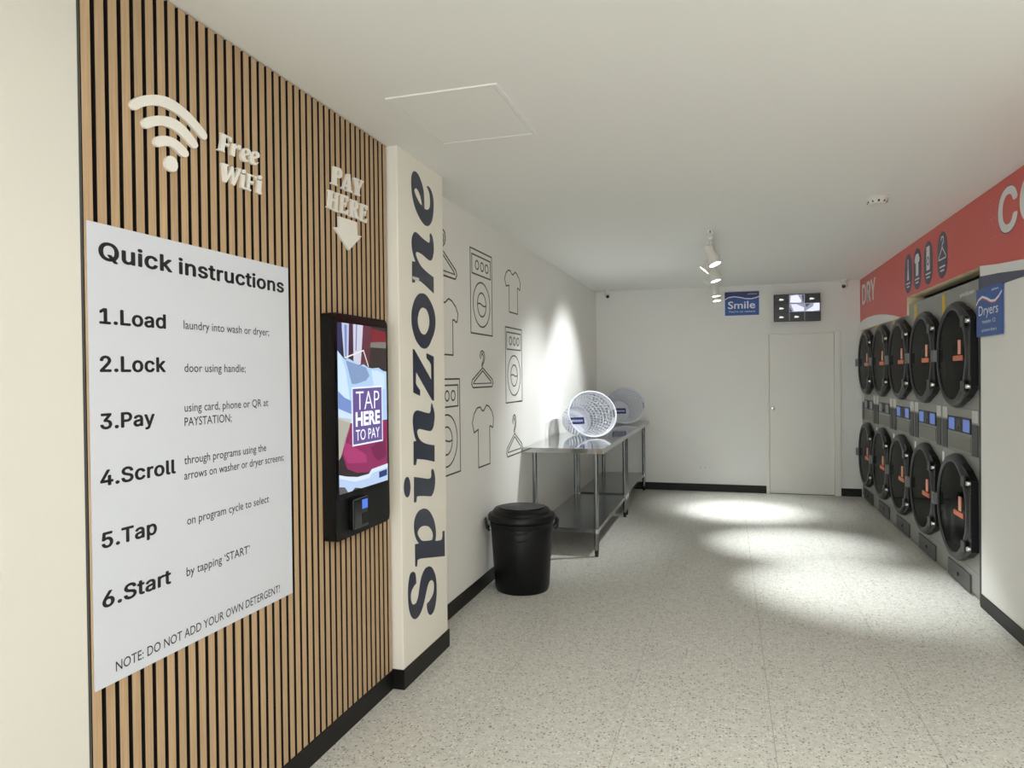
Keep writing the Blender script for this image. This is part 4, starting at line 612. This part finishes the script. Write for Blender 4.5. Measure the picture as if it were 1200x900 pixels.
for k, yc in enumerate((7.25, 6.93, 6.58, 6.18)):
    bz = 2.447
    MB().poly([rrect(-yc-.128, bz-.178, -yc+.128, bz+.178, .127, 8)], f, .0032, .0045).obj('badge', 'banner_navy', bn)
    m = MB(); F2 = lambda a, b, d, yc=yc: f(-yc+a, bz+b, d)
    if k == 0: m.poly([[(-.035, -.06), (.035, -.06), (.012, .05), (.012, .13), (-.012, .13), (-.012, .05)]], F2, .0046, .0055)
    elif k == 1: m.poly([[(-.04, -.06), (.04, -.06), (.04, .06), (.065, .05), (.085, .08), (.04, .13), (-.04, .13), (-.085, .08), (-.065, .05), (-.04, .06)]], F2, .0046, .0055)
    elif k == 2:
        m.poly([rect(-.048, -.06, .048, .135), ell(0, .015, .032, .04, 14)], F2, .0046, .0055); m.poly([ell(0, .015, .015, .02, 12)], F2, .0046, .0055)
    else:
        m.strip([(0, .06), (.09, -.01), (.09, -.03), (-.09, -.03), (-.09, -.01)], .010, F2, .0046, .0055); m.strip([(0, .06), (.0, .08), (.035, .10), (.03, .135), (-.01, .14), (-.03, .115)], .010, F2, .0046, .0055, closed=False)
    m.poly([rect(-.075, -.095, .075, -.083)], F2, .0046, .0055); m.poly([rect(-.05, -.125, .05, -.113)], F2, .0046, .0055)
    m.obj('badge_symbol', 'banner_white', bn)

# ------------------------------------------------------------------ blue signs
sg = thing('dryers_sign', 'blue Dryers sign on the cream wall end beside the dryers', 'sign', (XR, 5.15, 1.93))
f = RX(XR); a0, a1 = -5.382, -4.926; w = a1-a0
q = lambda s, t: (a0+w*s, 1.775+(2.085-1.775)*t)
MB().poly([[q(0, 0), q(1, 0), q(1, 1), q(0, 1)]], f, .0048, .012).obj('sign_board', 'sign_blue', sg)
wv = [(0, .70), (.10, .80), (.25, .85), (.42, .80), (.60, .72), (.75, .71), (.88, .77), (1, .86)]
MB().poly([[q(s, t) for s, t in wv]+[q(s, t-.045) for s, t in wv[::-1]]], f, .0121, .013).obj('white_wave', 'sign_white', sg)
MB().poly([[q(s, t-.046) for s, t in wv]+[q(s, t-.046-.025*math.sin(math.pi*s)) for s, t in wv[::-1]]], f, .0121, .0128).obj('red_wave', 'banner_red', sg)
text(MB(), 'Dryers', f, *[q(s, 0)[0] for s in (.10, .86)], q(0, .44)[1], .062, .0122).obj('printed_text', 'sign_white', sg)
text(MB(), 'spinzone', f, *[q(s, 0)[0] for s in (.62, .88)], q(0, .90)[1], .014, .0122, off=.01).obj('printed_text', 'sign_white', sg)
text(MB(), 'maxim 12', f, *[q(s, 0)[0] for s in (.24, .76)], q(0, .27)[1], .024, .0122).obj('printed_text', 'sign_white', sg)
text(MB(), 'spinzone dryers', f, *[q(s, 0)[0] for s in (.22, .80)], q(0, .10)[1], .020, .0122).obj('printed_text', 'sign_white', sg)
sg = thing('smile_sign', 'blue Smile sign high on the far wall beside the monitor', 'sign', (.19, D, 2.46))
f = BY(D); q = lambda s, t: (-.023+.431*s, 2.306+.312*t)
MB().poly([[q(0, 0), q(1, 0), q(1, 1), q(0, 1)]], f, .0005, .006).obj('sign_board', 'sign_blue', sg)
MB().strip([q(0, 0), q(1, 0), q(1, 1), q(0, 1)], .008, f, .0062, .0066).obj('sign_border', 'sign_white', sg)
wv = [(0, .70), (.12, .79), (.28, .82), (.45, .78), (.62, .72), (.78, .71), (.90, .75), (1, .80)]
MB().poly([[q(s, t) for s, t in wv]+[q(1, 1), q(0, 1)]], f, .0062, .0066).obj('navy_area', 'sign_navy', sg)
MB().poly([[q(s, t) for s, t in wv]+[q(s, t-.04) for s, t in wv[::-1]]], f, .0068, .0074).obj('white_wave', 'sign_white', sg)
text(MB(), 'Smile', f, q(.10, 0)[0], q(.88, 0)[0], q(0, .30)[1], .092, .0070, off=.012).obj('printed_text', 'sign_white', sg)
text(MB(), "You're on camera", f, q(.12, 0)[0], q(.88, 0)[0], q(0, .14)[1], .022, .0070).obj('printed_text', 'sign_white', sg)
text(MB(), 'spinzone', f, q(.66, 0)[0], q(.93, 0)[0], q(0, .87)[1], .016, .0070).obj('printed_text', 'sign_white', sg)

# ------------------------------------------------------------------ monitor
tv = thing('monitor', 'wall monitor showing nine camera pictures above the far door', 'monitor', (.85, D, 2.38))
MB().box((.578, D-.075, 2.206), (1.128, D-.035, 2.552), .004).obj('casing', 'black_gloss', tv)
MB().box((.78, D-.036, 2.31), (.93, D, 2.45)).obj('wall_bracket', 'dark_grey', tv)
f = BY(D-.0752); cw = (1.128-.578-.012)/3; ch = (2.552-2.206-.012)/3
for r in range(3):
    for c in range(3):
        x0 = .584+c*cw; z0_ = 2.546-(r+1)*ch; qq = lambda s, t: (x0+cw*s, z0_+ch*t)
        lit = (r == 0 and c == 1) or (r == 1 and c > 0)
        pn = MB().poly([rect(x0+.002, z0_+.002, x0+cw-.002, z0_+ch-.002)], f, 0, .0006).obj('camera_picture', g((150, 156, 176), .9) if lit else g((22, 22, 26), .8), tv)
        def pp(pts, col, d=.0010, pn=pn, qq=qq): MB().poly([[qq(*p) for p in pts]], f, .0007, d).obj('picture_shape', g(col, 1.0), pn)
        if lit:
            if r == 0: pp([(.05, .1), (.1, .85), (.55, .95), (.8, .3), (.75, .05)], (236, 236, 248)); pp([(.82, .95), (.97, .9), (.95, .1), (.88, .1)], (60, 60, 70))
            elif c == 1: pp([(.1, .9), (.45, .9), (.97, .5), (.97, .1), (.3, .08)], (228, 230, 248)); pp([(.02, .6), (.2, .05), (.02, .05)], (50, 50, 60))
            else: pp([(.05, .1), (.55, .6), (.6, .95), (.97, .95), (.97, .15), (.5, .05)], (232, 234, 250)); pp([(.05, .9), (.4, .9), (.1, .5)], (70, 72, 70))
        elif not (r == 2 and c == 2): pp([(.32, .36), (.36, .58), (.5, .56), (.66, .46), (.55, .36)], (236, 236, 226))
m = MB()
for c in (1, 2): m.box((.584+c*cw-.0022, D-.0764, 2.212), (.584+c*cw+.0022, D-.0752, 2.546))
m.obj('picture_divider', g((150, 150, 165), .7), tv)

# ------------------------------------------------------------------ security cameras, smoke detector, ceiling hatch, outlet
def seccam(x, label, tw):
    t = thing('security_camera', label, 'security camera', (x, D-.05, H), 'small white security cameras')
    MB().lathe([(0, 0), (.05, 0), (.05, -.014), (.042, -.024), (.030, -.026), (.026, -.05), (0, -.05)], (x, D-.10, H), (0, 0, 1), 24).obj('mount', 'fixture', t)
    c = Vector((x, D-.11, H-.075)); d = Vector((tw, -1, -.35)).normalized()
    MB().lathe([(0, -.05), (.028, -.046), (.036, -.03), (.036, .028), (.032, .034), (0, .034)], c, d, 24).obj('camera_body', 'fixture', t)
    MB().lathe([(.022, .0345), (.020, .038), (.012, .041), (0, .042)], c, d, 24).obj('lens', 'lens_black', t)
seccam(-1.545, 'small white security camera in the left far ceiling corner', .3)
seccam(1.395, 'small white security camera in the right far ceiling corner', -.3)
t = thing('smoke_detector', 'round white smoke detector on the ceiling', 'smoke detector', (.95, 5.15, H))
MB().lathe([(.072, 0), (.074, -.010), (.070, -.016), (.062, -.017), (.060, -.034), (.046, -.048), (0, -.050)], (.95, 5.15, H), (0, 0, 1), 36).obj('housing', 'fixture', t)
m = MB()
for k in range(10): a = 2*math.pi*k/10+.3; m.box((.95+.055*math.cos(a)-.006, 5.15+.055*math.sin(a)-.006, H-.040), (.95+.055*math.cos(a)+.006, 5.15+.055*math.sin(a)+.006, H-.028))
m.obj('sensor_vents', 'lens_black', t)
t = thing('ceiling_hatch', 'square access hatch with thin frame in the ceiling', 'ceiling hatch', (-1.09, 2.95, H))
MB().box((-1.315, 2.665, H-.0035), (-.872, 3.235, H+.001), .001).obj('hatch_panel', 'ceiling', t)
m = MB(); hx0, hx1, hy0, hy1 = -1.335, -.852, 2.645, 3.255
m.box((hx0, hy0, H-.006), (hx1, hy0+.016, H+.001)); m.box((hx0, hy1-.016, H-.006), (hx1, hy1, H+.001)); m.box((hx0, hy0+.017, H-.006), (hx0+.016, hy1-.017, H+.001)); m.box((hx1-.016, hy0+.017, H-.006), (hx1, hy1-.017, H+.001))
m.obj('hatch_frame', 'ceiling', t)
t = thing('power_outlet', 'white double power outlet low on the far wall', 'power outlet', (-.31, D, .29))
MB().box((-.376, D-.010, .262), (-.252, D+.001, .335), .003).obj('faceplate', 'outlet', t)
m = MB()
for x in (-.345, -.283):
    m.box((x-.010, D-.0125, .312), (x+.010, D-.009, .326)); m.box((x-.007, D-.0108, .285), (x-.004, D-.0099, .297)); m.box((x+.004, D-.0108, .285), (x+.007, D-.0099, .297))
m.obj('switch', 'card', t)

# ------------------------------------------------------------------ track lights
tk = thing('ceiling_track', 'white light track running along the ceiling centre', 'light track', (-.12, 7.5, H))
MB().box((-.137, 5.90, H-.032), (-.103, 9.05, H), .003).obj('rail', 'fixture', tk)
MB().box((-.141, 5.86, H-.034), (-.099, 5.91, H), .003).obj('end_cap', 'fixture', tk)
MB().box((-.124, 5.855, H-.026), (-.116, 5.862, H-.008)).obj('cable_entry', 'lens_black', tk)
def head(y, target, label, power, ang, blend, hx=-.12, zl=2.53):
    piv = Vector((hx, y, zl)); d = (Vector(target)-piv).normalized()
    t = thing('track_spotlight', label, 'spotlight', tuple(piv), 'track spotlights')
    MB().box((hx-.016, y-.05, H-.060), (hx+.016, y+.05, H-.033), .003).obj('track_adapter', 'fixture', t)
    MB().tube((hx, y, H-.058), (hx, y, zl+.01), .009).box((hx-.012, y-.02, zl-.02), (hx+.012, y+.02, zl+.02), .003).obj('stem', 'fixture', t)
    MB().lathe([(0, -.075), (.030, -.075), (.037, -.068), (.042, .03), (.050, .070), (.050, .095), (.045, .095), (.043, .090), (0, .089)], piv, d, 28).obj('lamp_housing', 'fixture', t)
    MB().lathe([(0, .0905), (.0435, .0905), (.0435, .0935), (0, .0935)], piv, d, 28).obj('lamp_face', 'lamp', t)
    l = bpy.data.lights.new('spot_beam', 'SPOT'); l.energy = power; l.spot_size = R(ang); l.spot_blend = blend; l.shadow_soft_size = .03; l.color = (.93, .98, 1.0)
    o = bpy.data.objects.new('spot_beam', l); C.objects.link(o); o.parent = t
    o.matrix_parent_inverse = Matrix.Translation(-t.location)
    o.location = piv+d*.105; o.rotation_euler = d.to_track_quat('-Z', 'Y').to_euler()
HEADS = [(6.02, (.88, 5.55, 0), 'white track spotlight nearest the viewer, its whole body showing', 360, 42, 1.0),
         (6.42, (-1.72, 6.45, .72), 'second track spotlight, turned left towards the folding tables', 120, 82, 1.0),
         (7.05, (.56, 6.85, 0), 'third track spotlight, aimed at the open floor', 360, 40, 1.0),
         (7.48, (-1.72, 7.70, 1.28), 'fourth track spotlight, a thin lit sliver turned to the left wall', 115, 72, .75),
         (8.40, (.16, 8.40, 0), 'fifth track spotlight, bright face just left of the Smile sign', 360, 40, 1.0),
         (8.95, (.2, 8.7, 0), 'farthest track spotlight, lowest in view', 130, 60, 1.0)]
for y, tg, lb, pw, an, bl in HEADS: head(y, tg, lb, pw, an, bl)

# ------------------------------------------------------------------ steel folding tables
def table(y0, y1, label):
    t = thing('folding_table', label, 'table', (-1.35, (y0+y1)/2, 0), 'stainless folding tables')
    x0, x1 = XL+.012, -1.005; zt = .930
    m = MB().box((x0, y0, zt-.004), (x1, y1, zt), .0015)
    m.box((x1-.002, y0+.002, zt-.042), (x1, y1-.002, zt-.003)); m.box((x0, y0, zt-.042), (x1-.002, y0+.002, zt-.003)); m.box((x0, y1-.002, zt-.042), (x1-.002, y1, zt-.003)); m.box((x0, y0+.002, zt-.042), (x0+.002, y1-.002, zt-.003))
    m.obj('tabletop', 'steel', t)
    zs = .235
    m = MB().box((x0+.075, y0+.075, zs-.003), (x1-.06, y1-.075, zs), .001)
    m.box((x1-.062, y0+.075, zs-.034), (x1-.06, y1-.075, zs-.002)); m.box((x0+.075, y0+.075, zs-.034), (x1-.062, y0+.077, zs-.002)); m.box((x0+.075, y1-.077, zs-.034), (x1-.062, y1-.075, zs-.002))
    m.obj('undershelf', 'steel_shelf', t)
    for x in (x0+.09, x1-.072):
        for y in (y0+.065, y1-.065):
            lg = MB().tube((x, y, .055), (x, y, zt-.006), .0205, 20).obj('leg', 'steel_leg', t)
            MB().lathe([(.0135, 0), (.016, .004), (.016, .022), (.0175, .026), (.0175, .0545)], (x, y, 0), (0, 0, 1), 16).obj('foot', 'bullet', lg)
            MB().lathe([(.0212, 0), (.026, .003), (.026, .038), (.0212, .041)], (x, y, zs-.036), (0, 0, 1), 18).obj('shelf_clamp', 'silver', lg)
table(5.925, 7.80, 'stainless steel folding table nearer the viewer beside the bin')
table(7.805, 9.66, 'stainless steel folding table farther back by the far wall')

# ------------------------------------------------------------------ laundry baskets
def basket(rim, base, label, spin=0.0):
    rim = Vector(rim); base = Vector(base); ax = (rim-base).normalized(); L = (rim-base).length
    t = thing('laundry_basket', label, 'laundry basket', tuple((rim+base)/2), 'white laundry baskets')
    z = Vector((0, 0, 1)); vv = (z-ax*z.dot(ax)).normalized(); uu = ax.cross(vv)   # uu horizontal
    RA, RB, ra, rb = .256, .222, .150, .138
    def P(h, th, dr=0.0):
        k = h/L; k2 = k**.8; A = ra+(RA-ra)*k2+dr; B = rb+(RB-rb)*k2+dr
        return base+ax*h+uu*(A*math.cos(th))+vv*(B*math.sin(th))
    NU, NV = 38, 7; m = MB(); h0, h1 = .03, L-.045
    for j in range(NV):
        for i in range(NU):
            off = .5*(j % 2)
            c = lambda s, q: (h0+(h1-h0)*(j+q)/NV, 2*math.pi*(i+off+s)/NU)
            for dr in (0.0, .0025): pass
            out = [(0, 0), (.5, 0), (1, 0), (1, .5), (1, 1), (.5, 1), (0, 1), (0, .5)]
            inn = [(.5+.36*math.cos(a), .5+.37*math.sin(a)) for a in [R(225+45*k) for k in range(8)]]
            slot = any(abs(((i+off+.5)/NU*2*math.pi-a+math.pi) % (2*math.pi)-math.pi) < .2 for a in (0, math.pi)) and j == NV-1
            k1 = [P(*c(*p)) for p in out]; k2_ = [P(*c(*p)) for p in inn]; k3 = [P(*c(*p), .0025) for p in out]; k4 = [P(*c(*p), .0025) for p in inn]
            vs = k1+k2_+k3+k4; fs = []
            for a in range(8):
                b = (a+1) % 8
                fs += [(a, b, 8+b, 8+a), (16+a, 24+a, 24+b, 16+b), (8+a, 8+b, 24+b, 24+a)]
            m.add(vs, fs)
    o = m.obj('basket_wall', 'basket', t)
    def ring(hs, n=64):
        m = MB(); vs = []; fs = []
        for h, dr in hs:
            for k in range(n): vs.append(P(h, 2*math.pi*k/n, dr))
        q = len(hs)
        for i in range(q):
            for k in range(n): fs.append((i*n+k, i*n+(k+1) % n, ((i+1) % q)*n+(k+1) % n, ((i+1) % q)*n+k))
        return m.add(vs, fs, True)
    ring([(L-.046, 0), (L-.006, 0), (L, .004), (L, .014), (L-.008, .016), (L-.012, .010), (L-.014, .0025), (L-.046, .0025)]).obj('rim', 'basket', t)
    m = ring([(0, -.003), (.032, 0), (.032, .0025), (.0, 0)])
    n = 64; vs = [base+ax*.004]+[P(.004, 2*math.pi*k/n, -.002) for k in range(n)]+[base+ax*.0]+[P(0, 2*math.pi*k/n, -.002) for k in range(n)]
    fs = [(0, 1+k, 1+(k+1) % n) for k in range(n)]+[(n+1, n+2+(k+1) % n, n+2+k) for k in range(n)]
    m.add(vs, fs); m.obj('basket_bottom', 'basket', t)
    # label on the inside of the bottom
    F2 = lambda a, b, d: base+ax*(.0045+d)-uu*a*-1+vv*b
    sgn = 1 if uu.x > 0 else -1
    F2 = lambda a, b, d: base+ax*(.0045+d)+uu*(a*sgn)+vv*b
    lb = MB().poly([rect(-.078, -.036, .106, .036)], F2, 0, .0012).obj('blue_label', 'blue_label', t)
    text(MB(), 'spinzone', F2, -.060, .088, -.012, .032, .0016, off=.01).obj('printed_text', 'sign_white', lb)
    # handle openings
    for th in (0, math.pi):
        m = MB(); pts = [P(L-.028, th+a, .003) for a in [k*.045 for k in range(-4, 5)]]+[P(L-.014, th+a, .003) for a in [k*.045 for k in range(4, -5, -1)]]
        q = [p for p in pts]; c_ = len(q); pts2 = [p-ax*0+(p-base-ax*(p-base).dot(ax)).normalized()*-.006 for p in q]
        m.add(q+pts2, [(i, (i+1) % c_, (i+1) % c_+c_, i+c_) for i in range(c_)]+[(i, i+1, c_-2-i, c_-1-i) for i in range(c_//2-1)]+[(i+c_, c_-1-i+c_, c_-2-i+c_, i+1+c_) for i in range(c_//2-1)])
        m.obj('handle_slot', 'dark_grey', t)
basket((-1.286, 7.01, 1.168), (-1.535, 7.33, 1.074), 'white perforated laundry basket tipped on its side, nearer one')
basket((-1.237, 8.96, 1.168), (-1.37, 9.27, 1.080), 'white laundry basket tipped on its side, farther one by the corner')

# ------------------------------------------------------------------ rubbish bin
t = thing('rubbish_bin', 'round black plastic bin with lid on the floor beside the steel table', 'bin', (-1.445, 4.965, 0))
bc = (-1.445, 4.965, 0)
MB().lathe([(0, .004), (.178, .004), (.186, 0), (.192, .008), (.196, .03), (.199, .034), (.226, .46), (.224, .465), (.232, .468), (.234, .50), (.228, .505), (.232, .52), (.234, .545), (.220, .545), (.216, .47), (.186, .02), (0, .015)], bc, n=56).obj('bin_body', 'bin', t)
lid = MB().lathe([(.237, .515), (.246, .515), (.247, .540), (.240, .552), (.216, .560), (.212, .572), (.196, .592), (.150, .603), (0, .607)], bc, n=56).obj('lid', 'bin', t)
vs = []
m = MB()
for (a0_, a1_) in ((R(-150), R(30)),):
    pts = [(bc[0]+.165*math.cos(a), bc[1]+.165*math.sin(a)) for a in [a0_+(a1_-a0_)*k/20 for k in range(21)]]
    m.strip(pts, .016, lambda a, b, d: (a, b, d), .585, .606, closed=False)
m.obj('lid_ridge', 'bin', lid)
for s in (-1, 1):
    a = R(20) if s > 0 else R(200); d = Vector((math.cos(a), math.sin(a), 0)); w = Vector((-d.y, d.x, 0)); c = Vector(bc)+d*.236+Vector((0, 0, .50))
    MB().path([c-w*.055-Vector((0, 0, .06)), c-w*.05+d*.018-Vector((0, 0, .04)), c-w*.045+d*.026+Vector((0, 0, .01)), c+w*.045+d*.026+Vector((0, 0, .01)), c+w*.05+d*.018-Vector((0, 0, .04)), c+w*.055-Vector((0, 0, .06))], .009, 10).obj('handle', 'bin', t)
a = R(-75); d = Vector((math.cos(a), math.sin(a), 0)); w = Vector((-d.y, d.x, 0)); c = Vector(bc)+d*.229
for z_ in (.455, .40):
    MB().path([c-w*.07+Vector((0, 0, z_)), c-w*.03+d*.006+Vector((0, 0, z_-.012)), c+w*.03+d*.006+Vector((0, 0, z_-.004)), c+w*.06+Vector((0, 0, z_+.01))], .006, 8).obj('moulded_grip', 'bin', t)

# ------------------------------------------------------------------ stacked dryers
PX = 1.61; PW = .855
def fl(cy):
    return lambda a, b, c: (PX-c, cy-a, b)
def cyl(mb, F, a, b, prof, n=40, **k):
    o = F(a, b, 0); return mb.lathe(prof, o, (-1, 0, 0), n, **k)
def dryer(k):
    cy = 5.42+PW*(k+.5); F = fl(cy)
    names = ['stack dryer nearest the viewer, beside the Dryers sign', 'second stack dryer from the Dryers sign', 'third stack dryer, first under the lower part of the bulkhead', 'fourth stack dryer, second from the far wall', 'farthest stack dryer, against the far wall']
    t = thing('stack_dryer', 'grey '+names[k]+', two black doors', 'dryer', (PX, cy, 0), 'stack dryers in the right wall')
    B = lambda m, a0, b0, c0, a1, b1, c1, ch=0: m.box(F(a0, b0, c0), F(a1, b1, c1), ch)
    hw = PW/2-.002; zc = (1.672, .572); top = 2.168
    # front sheet with two round openings, sides, back
    m = MB()
    for lo, hi, zz in ((1.2885, top, zc[0]), (.185, .965, zc[1])):
        m.poly([rect(-hw, lo, hw, hi), ell(0, zz, .285, .285, 40)], lambda a, b, d: F(a, b, d), -.012, 0)
    B(m, -hw, .967, -.012, hw, 1.2865, 0); B(m, -hw, .03, -.012, hw, .183, 0); B(m, -hw, 0, -.03, hw, .03, -.015)
    B(m, -hw, 0, -.75, -hw+.004, top, -.0125); B(m, hw-.004, 0, -.75, hw, top, -.0125); B(m, -hw, top-.004, -.75, hw, top, -.0125); B(m, -hw, 0, -.754, hw, top, -.7505)
    m.obj('cabinet', 'dryer', t)
    for zz in zc:
        dr_ = cyl(MB(), F, 0, zz, [(.283, -.013), (.30, -.06), (.30, -.55), (.0, -.56), (.0, -.565), (.305, -.556), (.305, -.06), (.288, -.013)], 40).obj('drum', 'drum', t)
        m = MB()
        for a in (R(90), R(210), R(330)):
            c = Vector(F(.27*math.cos(a), zz+.27*math.sin(a), -.08)); c2 = Vector(F(.27*math.cos(a), zz+.27*math.sin(a), -.54)); m.tube(c, c2, .022, 8)
        m.obj('drum_vane', 'drum', dr_)
        d = cyl(MB(), F, 0, zz, [(.300, .001), (.384, .001), (.386, .018), (.378, .040), (.364, .056), (.352, .060), (.334, .060), (.326, .054), (.318, .030), (.300, .002)], 48, closed=True).obj('door', 'ring', t)
        cyl(MB(), F, 0, zz, [(.3175, .028), (.300, .0015), (.272, -.012), (.262, -.050), (.268, -.052), (.280, -.016)], 40).obj('inner_bezel', 'ring_dark', d)
        gl = cyl(MB(), F, 0, zz, [(.3245, .050), (.321, .040), (.25, .034), (.14, .029), (0, .027)], 40)
        m = MB(); m.add(gl.v, gl.f[:-1] if False else gl.f, True); m.obj('door_glass', 'glass', d)
        # hinge side (towards the viewer): dark block with pads and bolts
        m = MB().poly([[(.20, zz+.335), (.30, zz+.30), (.405, zz+.24), (.412, zz-.24), (.30, zz-.30), (.20, zz-.335), (.270, zz-.285), (.345, zz-.18), (.3885, zz), (.345, zz+.18), (.270, zz+.285)]], lambda a, b, d: F(a, b, d), .001, .046)
        hb = m.obj('hinge_block', 'ring_dark', d)
        for s in (-1, 1):
            B(MB(), .262, zz+s*.185, .058, .340, zz+s*.262, .070, .004).obj('hinge_pad', 'ring', d)
            cyl(MB(), F, .388, zz+s*.222, [(0, .046), (.016, .046), (.016, .064), (.012, .070), (0, .070)], 16).obj('bolt', 'silver', hb)
        B(MB(), .392, zz-.15, .046, .402, zz+.15, .054, .002).obj('hinge_rod', 'dark_grey', hb)
        # latch on the far side: square silver bracket
        m = MB()
        B(m, -.405, zz-.045, .050, -.335, zz-.032, .082); B(m, -.405, zz+.032, .050, -.335, zz+.045, .082); B(m, -.405, zz-.032, .050, -.370, zz+.032, .082); B(m, -.343, zz-.032, .050, -.335, zz+.032, .082)
        m.obj('latch', 'latch', d)
        # orange reflection in the glass, painted as solid bars
        m = B(MB(), .05, zz-.045, .038, .262, zz-.008, .056, .004); m.obj('orange_reflection', 'orange', d)
        B(MB(), .165, zz, .038, .215, zz+.10, .056, .003).obj('pale_orange_reflection', 'orange_pale', d)
    # controls between the doors
    cp = B(MB(), -.265, 1.112, .001, .265, 1.222, .006, .001).obj('display_panel', 'ring_dark', t)
    lit = k <= 2
    for a in (-.235, .100):
        B(MB(), a, 1.124, .0062, a+.140, 1.210, .0072).obj('display', g((84, 112, 186) if lit else (120, 128, 132), .75 if lit else .35), cp)
    B(MB(), -.045, 1.13, .0062, .045, 1.21, .0082, .001).obj('coin_plate', 'dark_grey', cp)
    cyl(MB(), F, 0, 1.145, [(0, .008), (.012, .008), (.012, .013), (0, .013)], 14).obj('button', 'lens_black', cp)
    B(MB(), -.25, .985, .001, .25, 1.095, .004, .001).obj('instruction_plate', 'dryer_panel', t)
    for s in (-1, 1):
        c0, c1 = (.285, .405) if s > 0 else (-.405, -.285)
        B(MB(), c0, 1.200, .001, c1, 1.283, .004).obj('price_card', 'card', t)
        B(MB(), c0, .972, .001, c1, 1.185, .006, .001).obj('side_panel', 'dark_grey', t)
    B(MB(), -.420, .838, .001, -.372, .932, .0035).obj('white_sticker', 'sign_white', t)
    B(MB(), -.415, 1.985, .001, -.335, 2.150, .0025).obj('yellow_sticker', 'yellow', t)
    ld = B(MB(), -.255, .018, .001, .255, .142, .012, .002).obj('lint_drawer', 'drawer', t)
    cyl(MB(), F, 0, .080, [(0, .012), (.014, .012), (.013, .020), (0, .020)], 16).obj('drawer_lock', 'lens_black', ld)
    if k == 0:
        text(MB(), 'speedqueen', lambda a, b, d: F(a, b, d), .02, .33, 2.085, .030, .0012, off=.01, shear=.2).obj('printed_text', 'sign_white', t)
for k in range(5): dryer(k)
# dark filler strip at the near end of the row
tag(MB().box((PX-.004, 5.342, 0), (PX+.05, 5.4175, 2.168)).obj('filler_strip', 'dark_grey'), 'narrow dark filler strip between wall end and nearest dryer', 'filler strip')
